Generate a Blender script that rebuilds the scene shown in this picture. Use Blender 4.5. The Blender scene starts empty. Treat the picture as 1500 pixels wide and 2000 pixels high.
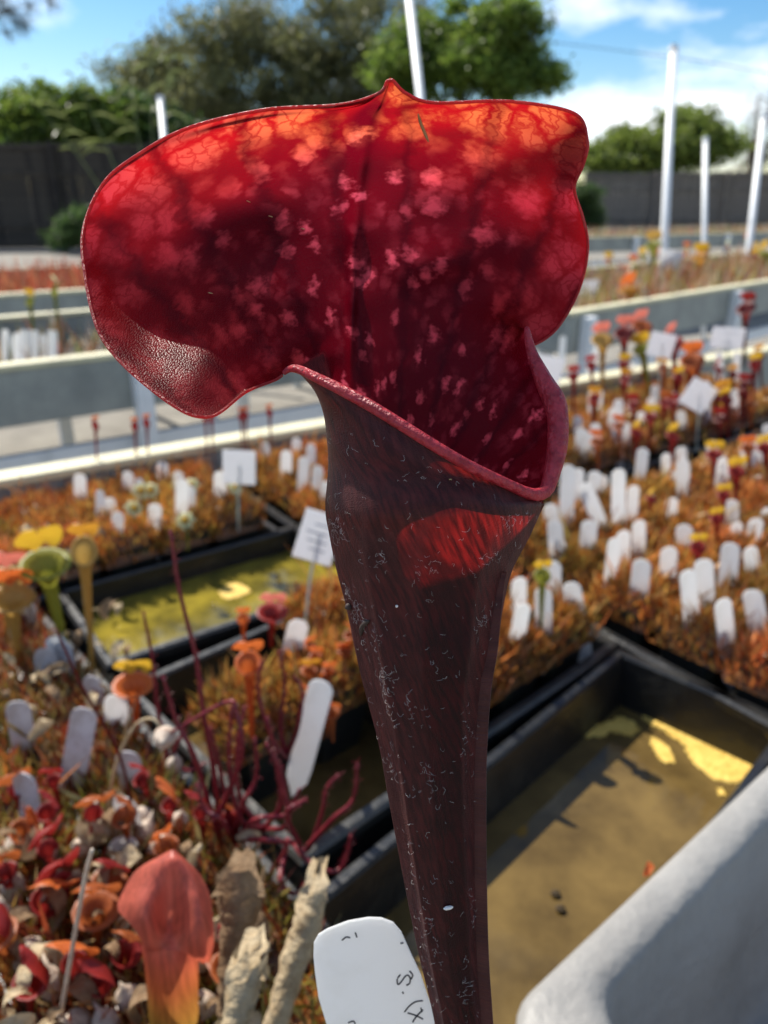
import bpy, bmesh, math, random
import numpy as np
from mathutils import Vector, Matrix
R = math.radians
rng = np.random.default_rng(7); random.seed(7)
scn = bpy.context.scene; col = scn.collection
# ------------------------------------------------------------------ camera
F = 1500.0; PITCH = math.atan(620/1500); CZ = 1.28
cam = bpy.data.cameras.new('camera'); cam_o = bpy.data.objects.new('camera', cam); col.objects.link(cam_o)
cam.sensor_fit = 'VERTICAL'; cam.sensor_height = 24; cam.lens = 18.0
cam.clip_start = 0.01; cam.clip_end = 2000
cam_o.location = (0, 0, CZ); cam_o.rotation_euler = (math.pi/2-PITCH, 0, 0)
cam.dof.use_dof = True; cam.dof.focus_distance = 0.166; cam.dof.aperture_fstop = 10.5; cam.dof.aperture_blades = 0
scn.camera = cam_o
# ------------------------------------------------------------------ world and sun
SUN_EL = 50; SUN_AZ = -41        # degrees; azimuth left of the view direction
wd = bpy.data.worlds.new('World'); scn.world = wd; wd.use_nodes = True
nt = wd.node_tree; nt.nodes.clear()
def N(t, typ, **kw):
    n = t.nodes.new(typ)
    for k, v in kw.items(): setattr(n, k, v)
    return n
sky = N(nt, 'ShaderNodeTexSky', sky_type='NISHITA', sun_disc=False)
sky.sun_elevation = R(SUN_EL); sky.sun_rotation = R(SUN_AZ); sky.air_density = 1.0; sky.dust_density = 0.4; sky.ozone_density = 2.0
tc = N(nt, 'ShaderNodeTexCoord'); mp = N(nt, 'ShaderNodeMapping'); mp.inputs['Scale'].default_value = (1, 1, 2.6); mp.inputs['Location'].default_value = (2.35, .1, .12)
nz = N(nt, 'ShaderNodeTexNoise'); nz.inputs['Scale'].default_value = 2.7; nz.inputs['Detail'].default_value = 8; nz.inputs['Roughness'].default_value = .55
cr = N(nt, 'ShaderNodeValToRGB'); cr.color_ramp.elements[0].position = .50; cr.color_ramp.elements[1].position = .64
mx = N(nt, 'ShaderNodeMix', data_type='RGBA'); mx.inputs[7].default_value = (8.6, 8.9, 9.4, 1)
bg = N(nt, 'ShaderNodeBackground'); bg.inputs[1].default_value = 0.10
wo = N(nt, 'ShaderNodeOutputWorld')
L = nt.links.new
L(tc.outputs['Generated'], mp.inputs[0]); L(mp.outputs[0], nz.inputs['Vector']); L(nz.outputs[0], cr.inputs[0]); L(cr.outputs[0], mx.inputs[0])
hs = N(nt, 'ShaderNodeHueSaturation'); hs.inputs['Saturation'].default_value = 1.42; hs.inputs['Value'].default_value = .82
L(sky.outputs[0], hs.inputs['Color']); L(hs.outputs[0], mx.inputs[6]); L(mx.outputs[2], bg.inputs[0]); L(bg.outputs[0], wo.inputs[0])
sl = bpy.data.lights.new('sun', 'SUN'); so = bpy.data.objects.new('sun', sl); col.objects.link(so)
sl.energy = 4.5; sl.angle = R(.53); sl.color = (1, .94, .84)
sdir = Vector((math.sin(R(SUN_AZ))*math.cos(R(SUN_EL)), math.cos(R(SUN_AZ))*math.cos(R(SUN_EL)), math.sin(R(SUN_EL))))
so.rotation_euler = sdir.to_track_quat('Z', 'Y').to_euler(); so.location = (-3, 4, 6)
vs = scn.view_settings; vs.view_transform = 'Standard'; vs.look = 'None'; vs.exposure = 0.8; vs.gamma = 1
scn.cycles.use_denoising = True; scn.cycles.max_bounces = 8; scn.cycles.transparent_max_bounces = 16
scn.cycles.caustics_reflective = False; scn.cycles.caustics_refractive = False; scn.cycles.sample_clamp_indirect = 6
# ------------------------------------------------------------------ pixel helpers (photo 1500 x 2000)
Rv = np.array([1., 0, 0]); Dv = np.array([0, math.cos(PITCH), -math.sin(PITCH)]); Uv = np.array([0, math.sin(PITCH), math.cos(PITCH)])
C0 = np.array([0, 0, CZ])
def ray(x, y): return Dv+Rv*(x-750)/F+Uv*(1000-y)/F
def W(x, y, d): return C0+ray(x, y)*d                      # a pixel at an axial distance
def Pz(x, y, z):                                            # a pixel on the level z
    r = ray(x, y); return C0+r*((z-CZ)/r[2])
def axd(p): return float(np.dot(np.asarray(p)-C0, Dv))
# ------------------------------------------------------------------ object helpers
def tag(o, label=None, cat=None, group=None, kind=None):
    for k, v in (('label', label), ('category', cat), ('group', group), ('kind', kind)):
        if v: o[k] = v
    return o
def mesh(name, v, f, mat=None, smooth=False, cols=None, uvs=None):
    me = bpy.data.meshes.new(name)
    if isinstance(v, np.ndarray) and isinstance(f, np.ndarray):
        nv, nf, k = len(v), len(f), f.shape[1]
        me.vertices.add(nv); me.vertices.foreach_set('co', np.ascontiguousarray(v, dtype=np.float32).ravel())
        me.loops.add(nf*k); me.loops.foreach_set('vertex_index', np.ascontiguousarray(f, dtype=np.int32).ravel())
        me.polygons.add(nf); me.polygons.foreach_set('loop_start', np.arange(0, nf*k, k, dtype=np.int32))
        me.update(calc_edges=True)
    else:
        me.from_pydata([tuple(map(float, q)) for q in v], [], [tuple(map(int, q)) for q in f]); me.update()
    if smooth: me.polygons.foreach_set('use_smooth', np.ones(len(me.polygons), dtype=bool))
    if cols is not None:
        for nm, c in cols.items():
            c = np.asarray(c, dtype=np.float32)
            if c.ndim == 1:
                a = me.attributes.new(nm, 'FLOAT', 'POINT'); a.data.foreach_set('value', c)
            else:
                a = me.attributes.new(nm, 'FLOAT_VECTOR', 'POINT'); a.data.foreach_set('vector', c.ravel())
    if mat: me.materials.append(mat)
    return me
def obj(name, me, parent=None, loc=None, rz=None):
    o = bpy.data.objects.new(name, me); col.objects.link(o)
    if parent: o.parent = parent
    if loc is not None: o.location = tuple(map(float, loc))
    if rz is not None: o.rotation_euler = (0, 0, rz)
    return o
def empty(name, loc=(0, 0, 0), rz=0): 
    o = bpy.data.objects.new(name, None); col.objects.link(o); o.empty_display_size = .02
    o.location = tuple(map(float, loc)); o.rotation_euler = (0, 0, rz); return o
def copy_tree(o, parent=None):
    c = o.copy(); col.objects.link(c); c.parent = parent
    for ch in list(o.children): copy_tree(ch, c)
    return c
def bm_mesh(name, bm, mat, smooth=False):
    bmesh.ops.recalc_face_normals(bm, faces=bm.faces)
    me = bpy.data.meshes.new(name); bm.to_mesh(me); bm.free(); me.materials.append(mat)
    if smooth: me.polygons.foreach_set('use_smooth', np.ones(len(me.polygons), dtype=bool))
    return me
def box_mesh(name, sx, sy, sz, mat, bev=0.0, off=(0, 0, 0), seg=2):
    bm = bmesh.new(); bmesh.ops.create_cube(bm, size=1)
    for v in bm.verts: v.co = Vector((v.co.x*sx+off[0], v.co.y*sy+off[1], v.co.z*sz+off[2]))
    if bev > 0: bmesh.ops.bevel(bm, geom=bm.edges[:], offset=bev, segments=seg, profile=.5, affect='EDGES')
    return bm_mesh(name, bm, mat)
def tube_geo(pts, rad, n=8, cap=True):
    pts = np.asarray(pts, float); m = len(pts); rad = np.broadcast_to(np.asarray(rad, float), (m,))
    t = np.gradient(pts, axis=0); t /= np.linalg.norm(t, axis=1)[:, None]+1e-12
    up = np.array([0.31, .22, .92]); b = np.cross(t, up); b /= np.linalg.norm(b, axis=1)[:, None]+1e-12; c = np.cross(t, b)
    a = np.linspace(0, 2*math.pi, n, endpoint=False)
    v = pts[:, None]+rad[:, None, None]*(np.cos(a)[None, :, None]*b[:, None]+np.sin(a)[None, :, None]*c[:, None])
    v = v.reshape(-1, 3); f = []
    for i in range(m-1):
        for j in range(n):
            k = (j+1) % n; f.append((i*n+j, i*n+k, (i+1)*n+k, (i+1)*n+j))
    f = [list(q) for q in f]
    if cap: f.append(list(range(n))[::-1]); f.append([(m-1)*n+j for j in range(n)])
    return v, f
def join_geo(parts):
    V, Fc, o = [], [], 0
    for v, f in parts:
        V.extend(np.asarray(v).tolist()); Fc.extend([[i+o for i in q] for q in f]); o += len(v)
    return V, Fc
def crs(P, n):
    """Catmull-Rom through rows of P -> n samples per span"""
    P = np.asarray(P, float); Q = np.concatenate([[2*P[0]-P[1]], P, [2*P[-1]-P[-2]]]); out = []
    for i in range(len(P)-1):
        a, b, c, d = Q[i:i+4]
        for s in np.linspace(0, 1, n, endpoint=False):
            out.append(.5*((2*b)+(c-a)*s+(2*a-5*b+4*c-d)*s*s+(3*b-a-3*c+d)*s**3))
    out.append(P[-1]); return np.array(out)
# ------------------------------------------------------------------ materials
def mat(name, base, rough=.6, spec=.5, noise=None, bump=None, trans=0.0, metallic=0.0, coat=0.0, trans_col=None):
    """noise = (scale, second colour, low, high); bump = (scale, strength)"""
    m = bpy.data.materials.new(name); m.use_nodes = True; t = m.node_tree; t.nodes.clear()
    p = N(t, 'ShaderNodeBsdfPrincipled'); out = N(t, 'ShaderNodeOutputMaterial')
    p.inputs['Base Color'].default_value = (*base, 1); p.inputs['Roughness'].default_value = rough
    p.inputs['Specular IOR Level'].default_value = spec; p.inputs['Metallic'].default_value = metallic; p.inputs['Coat Weight'].default_value = coat
    tcn = N(t, 'ShaderNodeTexCoord'); cs = None
    if noise:
        n = N(t, 'ShaderNodeTexNoise'); n.inputs['Scale'].default_value = noise[0]; n.inputs['Detail'].default_value = 6; n.inputs['Roughness'].default_value = .65
        t.links.new(tcn.outputs['Object'], n.inputs['Vector'])
        r = N(t, 'ShaderNodeMapRange'); r.inputs[1].default_value = noise[2]; r.inputs[2].default_value = noise[3]
        t.links.new(n.outputs[0], r.inputs[0])
        mxn = N(t, 'ShaderNodeMix', data_type='RGBA'); mxn.inputs[6].default_value = (*base, 1); mxn.inputs[7].default_value = (*noise[1], 1)
        t.links.new(r.outputs[0], mxn.inputs[0]); t.links.new(mxn.outputs[2], p.inputs['Base Color']); cs = mxn.outputs[2]
    if bump:
        n2 = N(t, 'ShaderNodeTexNoise'); n2.inputs['Scale'].default_value = bump[0]; n2.inputs['Detail'].default_value = 5
        t.links.new(tcn.outputs['Object'], n2.inputs['Vector'])
        b = N(t, 'ShaderNodeBump'); b.inputs['Strength'].default_value = bump[1]; b.inputs['Distance'].default_value = .01
        t.links.new(n2.outputs[0], b.inputs['Height']); t.links.new(b.outputs[0], p.inputs['Normal'])
    last = p.outputs[0]
    if trans > 0:
        tr = N(t, 'ShaderNodeBsdfTranslucent'); tr.inputs[0].default_value = (*(trans_col or base), 1)
        if cs is not None and trans_col is None: t.links.new(cs, tr.inputs[0])
        ms = N(t, 'ShaderNodeMixShader'); ms.inputs[0].default_value = trans
        t.links.new(last, ms.inputs[1]); t.links.new(tr.outputs[0], ms.inputs[2]); last = ms.outputs[0]
    t.links.new(last, out.inputs[0]); return m
def leaf_mat(name, trans=.35, rough=.5, spec=.4):
    """colour from the per-leaf attribute 'tint'"""
    m = bpy.data.materials.new(name); m.use_nodes = True; t = m.node_tree; t.nodes.clear()
    p = N(t, 'ShaderNodeBsdfPrincipled'); out = N(t, 'ShaderNodeOutputMaterial'); a = N(t, 'ShaderNodeAttribute', attribute_name='tint')
    p.inputs['Roughness'].default_value = rough; p.inputs['Specular IOR Level'].default_value = spec
    tr = N(t, 'ShaderNodeBsdfTranslucent'); ms = N(t, 'ShaderNodeMixShader'); ms.inputs[0].default_value = trans
    t.links.new(a.outputs['Vector'], p.inputs['Base Color']); t.links.new(a.outputs['Vector'], tr.inputs[0])
    t.links.new(p.outputs[0], ms.inputs[1]); t.links.new(tr.outputs[0], ms.inputs[2]); t.links.new(ms.outputs[0], out.inputs[0]); return m
M = {}
M['cream'] = mat('cream_paint', (.64, .59, .38), .55, .4, (9, (.50, .46, .31), .45, .7), (60, .15))
M['panel'] = mat('grey_board', (.34, .35, .31), .6, .4, (7, (.22, .23, .21), .4, .7), (50, .15))
M['white_paint'] = mat('white_paint', (.78, .80, .80), .45, .5, (14, (.58, .60, .60), .55, .75))
M['black_plastic'] = mat('black_plastic', (.012, .013, .014), .35, .5, (22, (.05, .048, .04), .5, .75), (90, .12))
M['pot_plastic'] = mat('pot_plastic', (.016, .018, .017), .45, .45, (30, (.05, .055, .03), .5, .75), (90, .12))
M['liner'] = mat('bench_liner', (.02, .02, .02), .6, .3, (12, (.06, .05, .035), .45, .7), (40, .2))
M['tub'] = mat('grey_moulded_plastic', (.27, .262, .245), .5, .35, (9, (.205, .198, .185), .42, .70), (60, .3))
M['tag'] = mat('white_tag_plastic', (.90, .90, .89), .4, .5, (40, (.82, .81, .78), .5, .8), None, .55)
M['tag_shaded'] = mat('shaded_tag_plastic', (.66, .66, .69), .5, .4, (60, (.42, .38, .35), .45, .75), None, .22)  # grey base paints in the shade on backlit tag faces; speckles are dirt
M['card'] = mat('white_card', (.90, .90, .91), .35, .5, None, None, .5)
M['clear'] = mat('clear_acrylic_stake', (.55, .60, .56), .15, .6, None, None, .5)
M['ink'] = mat('grey_pen_ink', (.03, .03, .035), .6)
M['print'] = mat('faded_print', (.40, .42, .46), .6)
M['soil'] = mat('dark_wet_peat', (.05, .035, .02), .8, .3, (60, (.12, .08, .03), .45, .7), (120, .6))
M['wood_dark'] = mat('weathered_dark_wood', (.045, .038, .032), .8, .2, (5, (.09, .075, .06), .4, .7), (40, .3))
M['wood_grey'] = mat('weathered_grey_wood', (.13, .115, .10), .8, .2, (4, (.22, .19, .16), .4, .7), (40, .3))
M['timber'] = mat('bare_timber', (.36, .26, .16), .7, .3, (12, (.26, .18, .11), .4, .7), (60, .2))
M['bark'] = mat('bark', (.10, .075, .05), .9, .2, (3, (.05, .04, .03), .4, .7), (10, .6))
M['leaf'] = leaf_mat('tree_leaf', .52)
M['blade'] = leaf_mat('moss_blade', .30, .35, .6)
# ------------------------------------------------------------------ ground
def ground():
    v = np.array([(-400, -60, 0), (400, -60, 0), (400, 900, 0), (-400, 900, 0)], float)
    m = mat('gravel_ground', (.20, .185, .16), .9, .2, (3.0, (.30, .28, .24), .4, .7), (60, .5))
    return tag(obj('ground', mesh('ground', v, np.array([[0, 1, 2, 3]]), m)), kind='structure')
ground()
#PART2
# ------------------------------------------------------------------ raised benches
TH = R(40)
def AB(a, b, z=0.0):
    return np.array([a*math.cos(TH)-b*math.sin(TH), a*math.sin(TH)+b*math.cos(TH), z])
def toAB(p): return (p[0]*math.cos(TH)+p[1]*math.sin(TH), -p[0]*math.sin(TH)+p[1]*math.cos(TH))
def bench(o, ang, x0, x1, width, label, z=.90, board=.14, legs=4, lower=True):
    """o: plan point on the top of the near board; runs from x0 to x1 along ang"""
    t = empty('growing_bench', (o[0], o[1], 0), ang); ln = x1-x0; mxx = (x0+x1)/2; th = .038
    def part(n, sx, sy, sz, m, loc, bev=.003): return obj(n, box_mesh(n, sx, sy, sz, m, bev), t, loc)
    part('near_board', ln, th, board, M['panel'], (mxx, 0, z-.012-board/2))
    part('near_cap', ln+.02, .05, .014, M['cream'], (mxx, 0, z-.0065))
    part('far_board', ln, th, board, M['panel'], (mxx, width, z-.012-board/2))
    part('far_cap', ln+.02, .05, .014, M['cream'], (mxx, width, z-.0065))
    for x in (x0+th/2, x1-th/2):
        part('end_board', th, width-th-.004, board, M['panel'], (x, width/2, z-.0125-board/2))
        part('end_cap', .05, width-.054, .014, M['cream'], (x, width/2, z-.0067))
    part('deck', ln-2*th-.004, width-th-.004, .02, M['liner'], (mxx, width/2, z-board+.01))
    if lower: part('lower_rail', ln-.06, .03, .05, M['white_paint'], (mxx, .02, z-.26))
    for i in range(legs):
        x = x0+.07+(ln-.14)*i/(legs-1)
        for y in (-.003, width+.003):
            part('leg', .045, .045, z-.02, M['white_paint'], (x, y-.04*(1 if y < .1 else -1), (z-.02)/2), .004)
    return t
pB = Pz(0, 712, .90); tag(bench(pB, R(35.6), -1.2, 1.12, .86, 'pale boarded growing bench on white legs across the aisle behind the moss trays'), 'pale boarded growing bench on white legs, first one across the aisle behind the sundew tray', 'bench', 'boarded growing benches')
pD = Pz(1110, 608, .90); tag(bench(pD, R(42), 0, 3.6, .95, ''), 'boarded growing bench with white corner leg, crowded with yellow and orange pitchers', 'bench', 'boarded growing benches')
pC = Pz(0, 574, .90); tag(bench(pC, R(33), -1.5, 3.2, 1.25, '', legs=5), 'boarded growing bench holding a low strip of red plants near the dark fence', 'bench', 'boarded growing benches')
pE = Pz(1150, 462, .90); tag(bench(pE, R(27), -.8, 4.6, 1.3, '', legs=5), 'far boarded growing bench in front of the grey plank fence', 'bench', 'boarded growing benches')
# the planting bench in front: far board, deck, legs
bA = empty('planting_bench', (0, 0, 0))
tag(bA, 'low planting bench of black trays with cream capped back board', 'bench')
p0 = Pz(0, 930, .90); p1 = Pz(1340, 706, .90); d = p1-p0; angA = math.atan2(d[1], d[0]); lnA = 3.0
e0 = p0-np.array([math.cos(angA), math.sin(angA), 0])*.55
cA = e0+np.array([math.cos(angA), math.sin(angA), 0])*lnA/2
obj('back_board', box_mesh('back_board', lnA, .034, .145, M['panel'], .003), bA, (cA[0], cA[1], .815), angA)
obj('back_cap', box_mesh('back_cap', lnA, .046, .014, M['cream'], .003), bA, (cA[0], cA[1], .8945), angA)
deck = [AB(-.25, .175), AB(2.0, .175), AB(2.0, 1.0), AB(-.25, 1.22)]
vv = [(q[0], q[1], .752) for q in deck]+[(q[0], q[1], .72) for q in deck]
obj('deck', mesh('deck', vv, [[0, 1, 2, 3], [7, 6, 5, 4]]+[[i, i+4, (i+1) % 4+4, (i+1) % 4] for i in range(4)], M['liner']), bA)
for (a, b) in ((-.15, .25), (.9, .25), (1.9, .25), (-.15, 1.1), (.9, 1.0), (1.9, .93)):
    q = AB(a, b); obj('leg', box_mesh('leg', .05, .05, .722, M['white_paint'], .004), bA, (q[0], q[1], .361), TH)
# ------------------------------------------------------------------ black trays with rolled rims
ZD = .753
def tray(name, a0, a1, b0, b1, label, ang=0.0, h=.077, cat='tray', group='black nursery trays'):
    """rectangle in bench coordinates; walls lean out a little, the rim rolls over"""
    ca, cb = (a0+a1)/2, (b0+b1)/2; la, lb = (a1-a0)/2, (b1-b0)/2
    q = AB(ca, cb); t = empty(name, (q[0], q[1], ZD), TH+ang)
    tag(t, label, cat, group)
    th = .004; ins = .008
    f = box_mesh('floor', 2*(la-ins), 2*(lb-ins), th, M['black_plastic'], 0, (0, 0, th/2)); obj('floor', f, t)
    def wall(nm, pA, pB, inn):
        # profile across the wall: (outward offset from the top edge, z)
        prof = [(-ins-th, th), (-th-.001, h-.003), (-.003, h), (.004, h), (.007, h-.003), (.007, h-.011), (.004, h-.011), (.003, h-.006), (0, h-.006), (-ins, 0.001), (-ins-th, .001)]
        V = []; 
        for P_, sgn in ((pA, 1), (pB, -1)):
            for o_, z_ in prof:
                # mitre: corners move with the offset along the wall too
                along = np.array([pB[0]-pA[0], pB[1]-pA[1]]); along = along/np.linalg.norm(along)
                x = P_[0]+inn[0]*(-o_)-along[0]*sgn*o_; y = P_[1]+inn[1]*(-o_)-along[1]*sgn*o_
                V.append((x, y, z_))
        n = len(prof); Fc = [[i, (i+1) % n, (i+1) % n+n, i+n] for i in range(n)]+[list(range(n))[::-1], list(range(n, 2*n))]
        me = mesh(nm, V, Fc, M['black_plastic']); bm = bmesh.new(); bm.from_mesh(me); bmesh.ops.recalc_face_normals(bm, faces=bm.faces); bm.to_mesh(me); bm.free()
        obj(nm, me, t)
    c = [(-la, -lb), (la, -lb), (la, lb), (-la, lb)]
    for i, inn in enumerate(((0, 1), (-1, 0), (0, -1), (1, 0))): wall('wall', c[i], c[(i+1) % 4], inn)
    return t
def water_mat():
    m = bpy.data.materials.new('murky_tray_water'); m.use_nodes = True; t = m.node_tree; p = t.nodes['Principled BSDF']
    tcn = N(t, 'ShaderNodeTexCoord'); n = N(t, 'ShaderNodeTexNoise'); n.inputs['Scale'].default_value = 14; n.inputs['Detail'].default_value = 6; n.inputs['Roughness'].default_value = .6
    r = N(t, 'ShaderNodeValToRGB'); e = r.color_ramp.elements
    e[0].position = .36; e[0].color = (.075, .048, .016, 1); e[1].position = .66; e[1].color = (.16, .105, .034, 1)
    t.links.new(tcn.outputs['Object'], n.inputs['Vector']); t.links.new(n.outputs[0], r.inputs[0]); t.links.new(r.outputs[0], p.inputs['Base Color'])
    p.inputs['Roughness'].default_value = .03; p.inputs['IOR'].default_value = 1.33; p.inputs['Specular IOR Level'].default_value = .5
    n2 = N(t, 'ShaderNodeTexNoise'); n2.inputs['Scale'].default_value = 22
    t.links.new(tcn.outputs['Object'], n2.inputs['Vector'])
    b = N(t, 'ShaderNodeBump'); b.inputs['Strength'].default_value = .03; b.inputs['Distance'].default_value = .01
    t.links.new(n2.outputs[0], b.inputs['Height']); t.links.new(b.outputs[0], p.inputs['Normal'])
    return m
M['water'] = water_mat()
def algae_mat():
    m = M['water'].copy(); m.name = 'algae_tray_water'
    for n in m.node_tree.nodes:
        if n.type == 'VALTORGB': n.color_ramp.elements[0].color = (.05, .045, .012, 1); n.color_ramp.elements[1].color = (.26, .20, .025, 1)
        if n.type == 'BSDF_PRINCIPLED': n.inputs['Roughness'].default_value = .06
    return m
M['algae'] = algae_mat()
def water(a0, a1, b0, b1, z, m, ang=0.0):
    q = AB((a0+a1)/2, (b0+b1)/2); la, lb = (a1-a0)/2-.0085, (b1-b0)/2-.0085
    v = np.array([(-la, -lb, 0), (la, -lb, 0), (la, lb, 0), (-la, lb, 0)])
    return tag(obj('water', mesh('water', v, np.array([[0, 1, 2, 3]]), m), None, (q[0], q[1], z), TH+ang), kind='structure')
TR = dict(  # a0, a1, b0, b1, turn
    open_water=(.183, .653, .178, .348, R(6)),
    sundew=(.222, .645, .378, .662, R(3)),
    algae=(.225, .645, .690, .885, R(-4)),
    back_left=(.06, .545, .895, 1.15, R(-4)),
    back_mid=(.575, .83, .80, 1.105, R(-5)),
    right=(.667, 1.145, .159, .634, R(-5)),
    right_back=(.85, 1.78, .70, 1.0, R(-5)),
    far_right=(1.165, 1.75, .15, .60, R(-5)),
    left=(-.16, .200, .178, .84, R(1)))
LAB = dict(
    open_water='black plastic tray of bare brown water between the grey tub and the moss pots',
    sundew='black tray under the forked red sundews with dark water showing',
    algae='black tray of green yellow algae water behind the sundew tray',
    back_left='black tray of mossy pots with white tags and cream flowers below the back board',
    back_mid='black tray of tagged mossy pots beside the algae water tray',
    right='black tray of orange moss thick with white tags, at the corner of the brown water',
    right_back='black tray of red and yellow pitchers under the cream back board',
    far_right='black tray of tagged pots past the thick cluster of tags',
    left='black tray of red pitchers, dry leaves and grey tags')
for k, (a0, a1, b0, b1, an) in TR.items(): tray('nursery_tray', a0, a1, b0, b1, LAB[k], an)
water(*TR['open_water'][:4], ZD+.020, M['water'], TR['open_water'][4])
water(*TR['sundew'][:4], ZD+.024, M['water'], TR['sundew'][4])
water(*TR['algae'][:4], ZD+.046, M['algae'], TR['algae'][4])
# ------------------------------------------------------------------ square black pots standing in the trays
PW = .076; PH = .094
def pot_mesh():
    bm = bmesh.new(); prof = [(.026, 0.0), (.0345, PH-.012), (.037, PH-.012), (.0375, PH), (.035, PH), (.0335, PH-.012)]
    rings = []
    for r, z in prof:
        c = .006; pts = [(r-c, -r), (r, -r+c), (r, r-c), (r-c, r), (-r+c, r), (-r, r-c), (-r, -r+c), (-r+c, -r)]
        rings.append([bm.verts.new((x, y, z)) for x, y in pts])
    for A_, B_ in zip(rings, rings[1:]):
        for i in range(8): bm.faces.new((A_[i], A_[(i+1) % 8], B_[(i+1) % 8], B_[i]))
    bm.faces.new(rings[0][::-1])
    return bm_mesh('plant_pot', bm, M['pot_plastic'])
POT = pot_mesh()
POT_LABEL = dict(sundew='square black pot of orange moss in the forked sundew tray', back_left='square black pot of orange moss in the tray with cream flowers',
    back_mid='square black pot of tagged moss beside the algae water tray', right='square black pot of moss at the corner of the brown water tray',
    right_back='square black pot under the red and yellow pitchers by the cream board',
    far_right='square black pot of moss past the thickest cluster of tags', left='square black pot under the dry leaves and red pitchers')
pots = {}
def put_pots(k, skip=()):
    a0, a1, b0, b1, an = TR[k]; ca, cb = (a0+a1)/2, (b0+b1)/2; la, lb = a1-a0-.026, b1-b0-.026
    na, nb = int(la/PW), int(lb/PW); pots[k] = []
    for i in range(na):
        for j in range(nb):
            if (i, j) in skip: continue
            x = (i+.5)*la/na-la/2; y = (j+.5)*lb/nb-lb/2
            xr, yr = x*math.cos(an)-y*math.sin(an), x*math.sin(an)+y*math.cos(an)
            q = AB(ca+xr, cb+yr); o = obj('plant_pot', POT, None, (q[0], q[1], ZD+.0045), TH+an+random.uniform(-.03, .03))
            tag(o, POT_LABEL[k], 'pot', 'pots in the '+k.replace('_', ' ')+' tray'); pots[k].append((ca+xr, cb+yr))
put_pots('sundew', {(0, 0), (1, 0), (0, 2), (1, 2)}); 
for k in ('back_left', 'back_mid', 'right', 'right_back', 'far_right', 'left'): put_pots(k)
# ------------------------------------------------------------------ moss: a bumpy cushion on every pot plus upright blades, one mass per tray
PAL = dict(orange=np.array([(.56, .20, .04), (.46, .21, .045), (.62, .30, .07), (.34, .09, .025), (.46, .30, .07), (.28, .17, .04)]),
           left=np.array([(.30, .06, .02), (.30, .20, .05), (.42, .14, .03), (.22, .17, .03), (.36, .28, .12), (.20, .04, .02)]),
           red=np.array([(.45, .10, .05), (.40, .16, .07), (.5, .2, .1)]))
def moss_mass(name, cells, label, cat, pal, nblade, hb=(.008, .020), zt=ZD+PH, half=.036, rise=.010, grid=9, wb=.0012, seed=1, back=(.20, .075, .015)):
    g = np.random.default_rng(seed); V = []; Fc = []; T = []; o = 0
    s = np.linspace(-1, 1, grid); X, Y = np.meshgrid(s, s)
    for (a, b) in cells:
        e = 1-np.maximum(abs(X), abs(Y))**6
        Z = zt-.012+e*(.010+rise*(1-.4*(X**2+Y**2)/2))+g.normal(0, .0022, X.shape)*e
        A = a+X*half*(1+.0*X); B = b+Y*half
        q = np.stack([A*math.cos(TH)-B*math.sin(TH), A*math.sin(TH)+B*math.cos(TH), Z], -1).reshape(-1, 3)
        V.append(q); i = np.arange(grid*grid).reshape(grid, grid)
        Fc.append(np.stack([i[:-1, :-1], i[:-1, 1:], i[1:, 1:], i[1:, :-1]], -1).reshape(-1, 4)+o); o += grid*grid
        c = np.array(back)*(.7+.6*g.random((grid*grid, 1))); T.append(c)
    cells = np.array(cells)
    k = g.integers(0, len(cells), nblade); xy = g.uniform(-1, 1, (nblade, 2))
    e = 1-np.max(abs(xy), 1)**6; z = zt-.013+e*(.010+rise*(1-.4*(xy**2).sum(1)/2))
    A = cells[k, 0]+xy[:, 0]*half*1.06; B = cells[k, 1]+xy[:, 1]*half*1.06
    base = np.stack([A*math.cos(TH)-B*math.sin(TH), A*math.sin(TH)+B*math.cos(TH), z], -1)
    h = g.uniform(*hb, nblade)*(.6+.8*g.random(nblade)); h = np.where(g.random(nblade) < .03, h*2.2, h); az = g.uniform(0, 2*math.pi, nblade); ln = g.normal(0, .45, (nblade, 2))
    tip = base+np.stack([ln[:, 0]*h, ln[:, 1]*h, h], -1); mid = (base+tip)/2
    w = np.stack([np.cos(az), np.sin(az), np.zeros(nblade)], -1)*(wb*(.6+g.random(nblade)))[:, None]
    q = np.stack([base-w*.3, mid-w, tip, mid+w], 1).reshape(-1, 3)
    V.append(q); Fc.append(np.arange(nblade*4).reshape(-1, 4)+o)
    c = pal[g.integers(0, len(pal), nblade)]*(.6+.8*g.random((nblade, 1)))
    ct = (.70+.6*g.random((len(cells), 1)))*np.array([1, 1, 1.])+g.normal(0, .10, (len(cells), 1))*np.array([-.3, 1.2, .3]); c = np.clip(c*ct[k], .01, .9); T.append(np.repeat(c, 4, 0))
    me = mesh(name, np.concatenate(V), np.concatenate(Fc), M['blade'], cols={'tint': np.concatenate(T)})
    me.polygons.foreach_set('use_smooth', np.ones(len(me.polygons), dtype=bool))
    return tag(obj(name, me), label, cat, None, 'stuff')
MT = 'fuzzy orange brown moss '
for i, (k, lab, nb, pal) in enumerate((
        ('sundew', MT+'on the pots of the forked sundew tray', 16000, 'orange'), ('back_left', MT+'around the cream flowers', 16000, 'orange'),
        ('back_mid', MT+'on the pots beside the algae water', 12000, 'orange'), ('right', MT+'at the corner of the brown water tray', 34000, 'orange'),
        ('right_back', MT+'under the red and yellow pitchers', 24000, 'orange'),
        ('far_right', MT+'past the cluster of tags', 20000, 'orange'), ('left', 'olive and red moss among dry leaves and grey tags', 26000, 'left'))):
    moss_mass('moss', pots[k], lab, 'moss', PAL[pal], nb, seed=i+3, rise=.028 if k != 'left' else .016, half=.0405)
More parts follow.
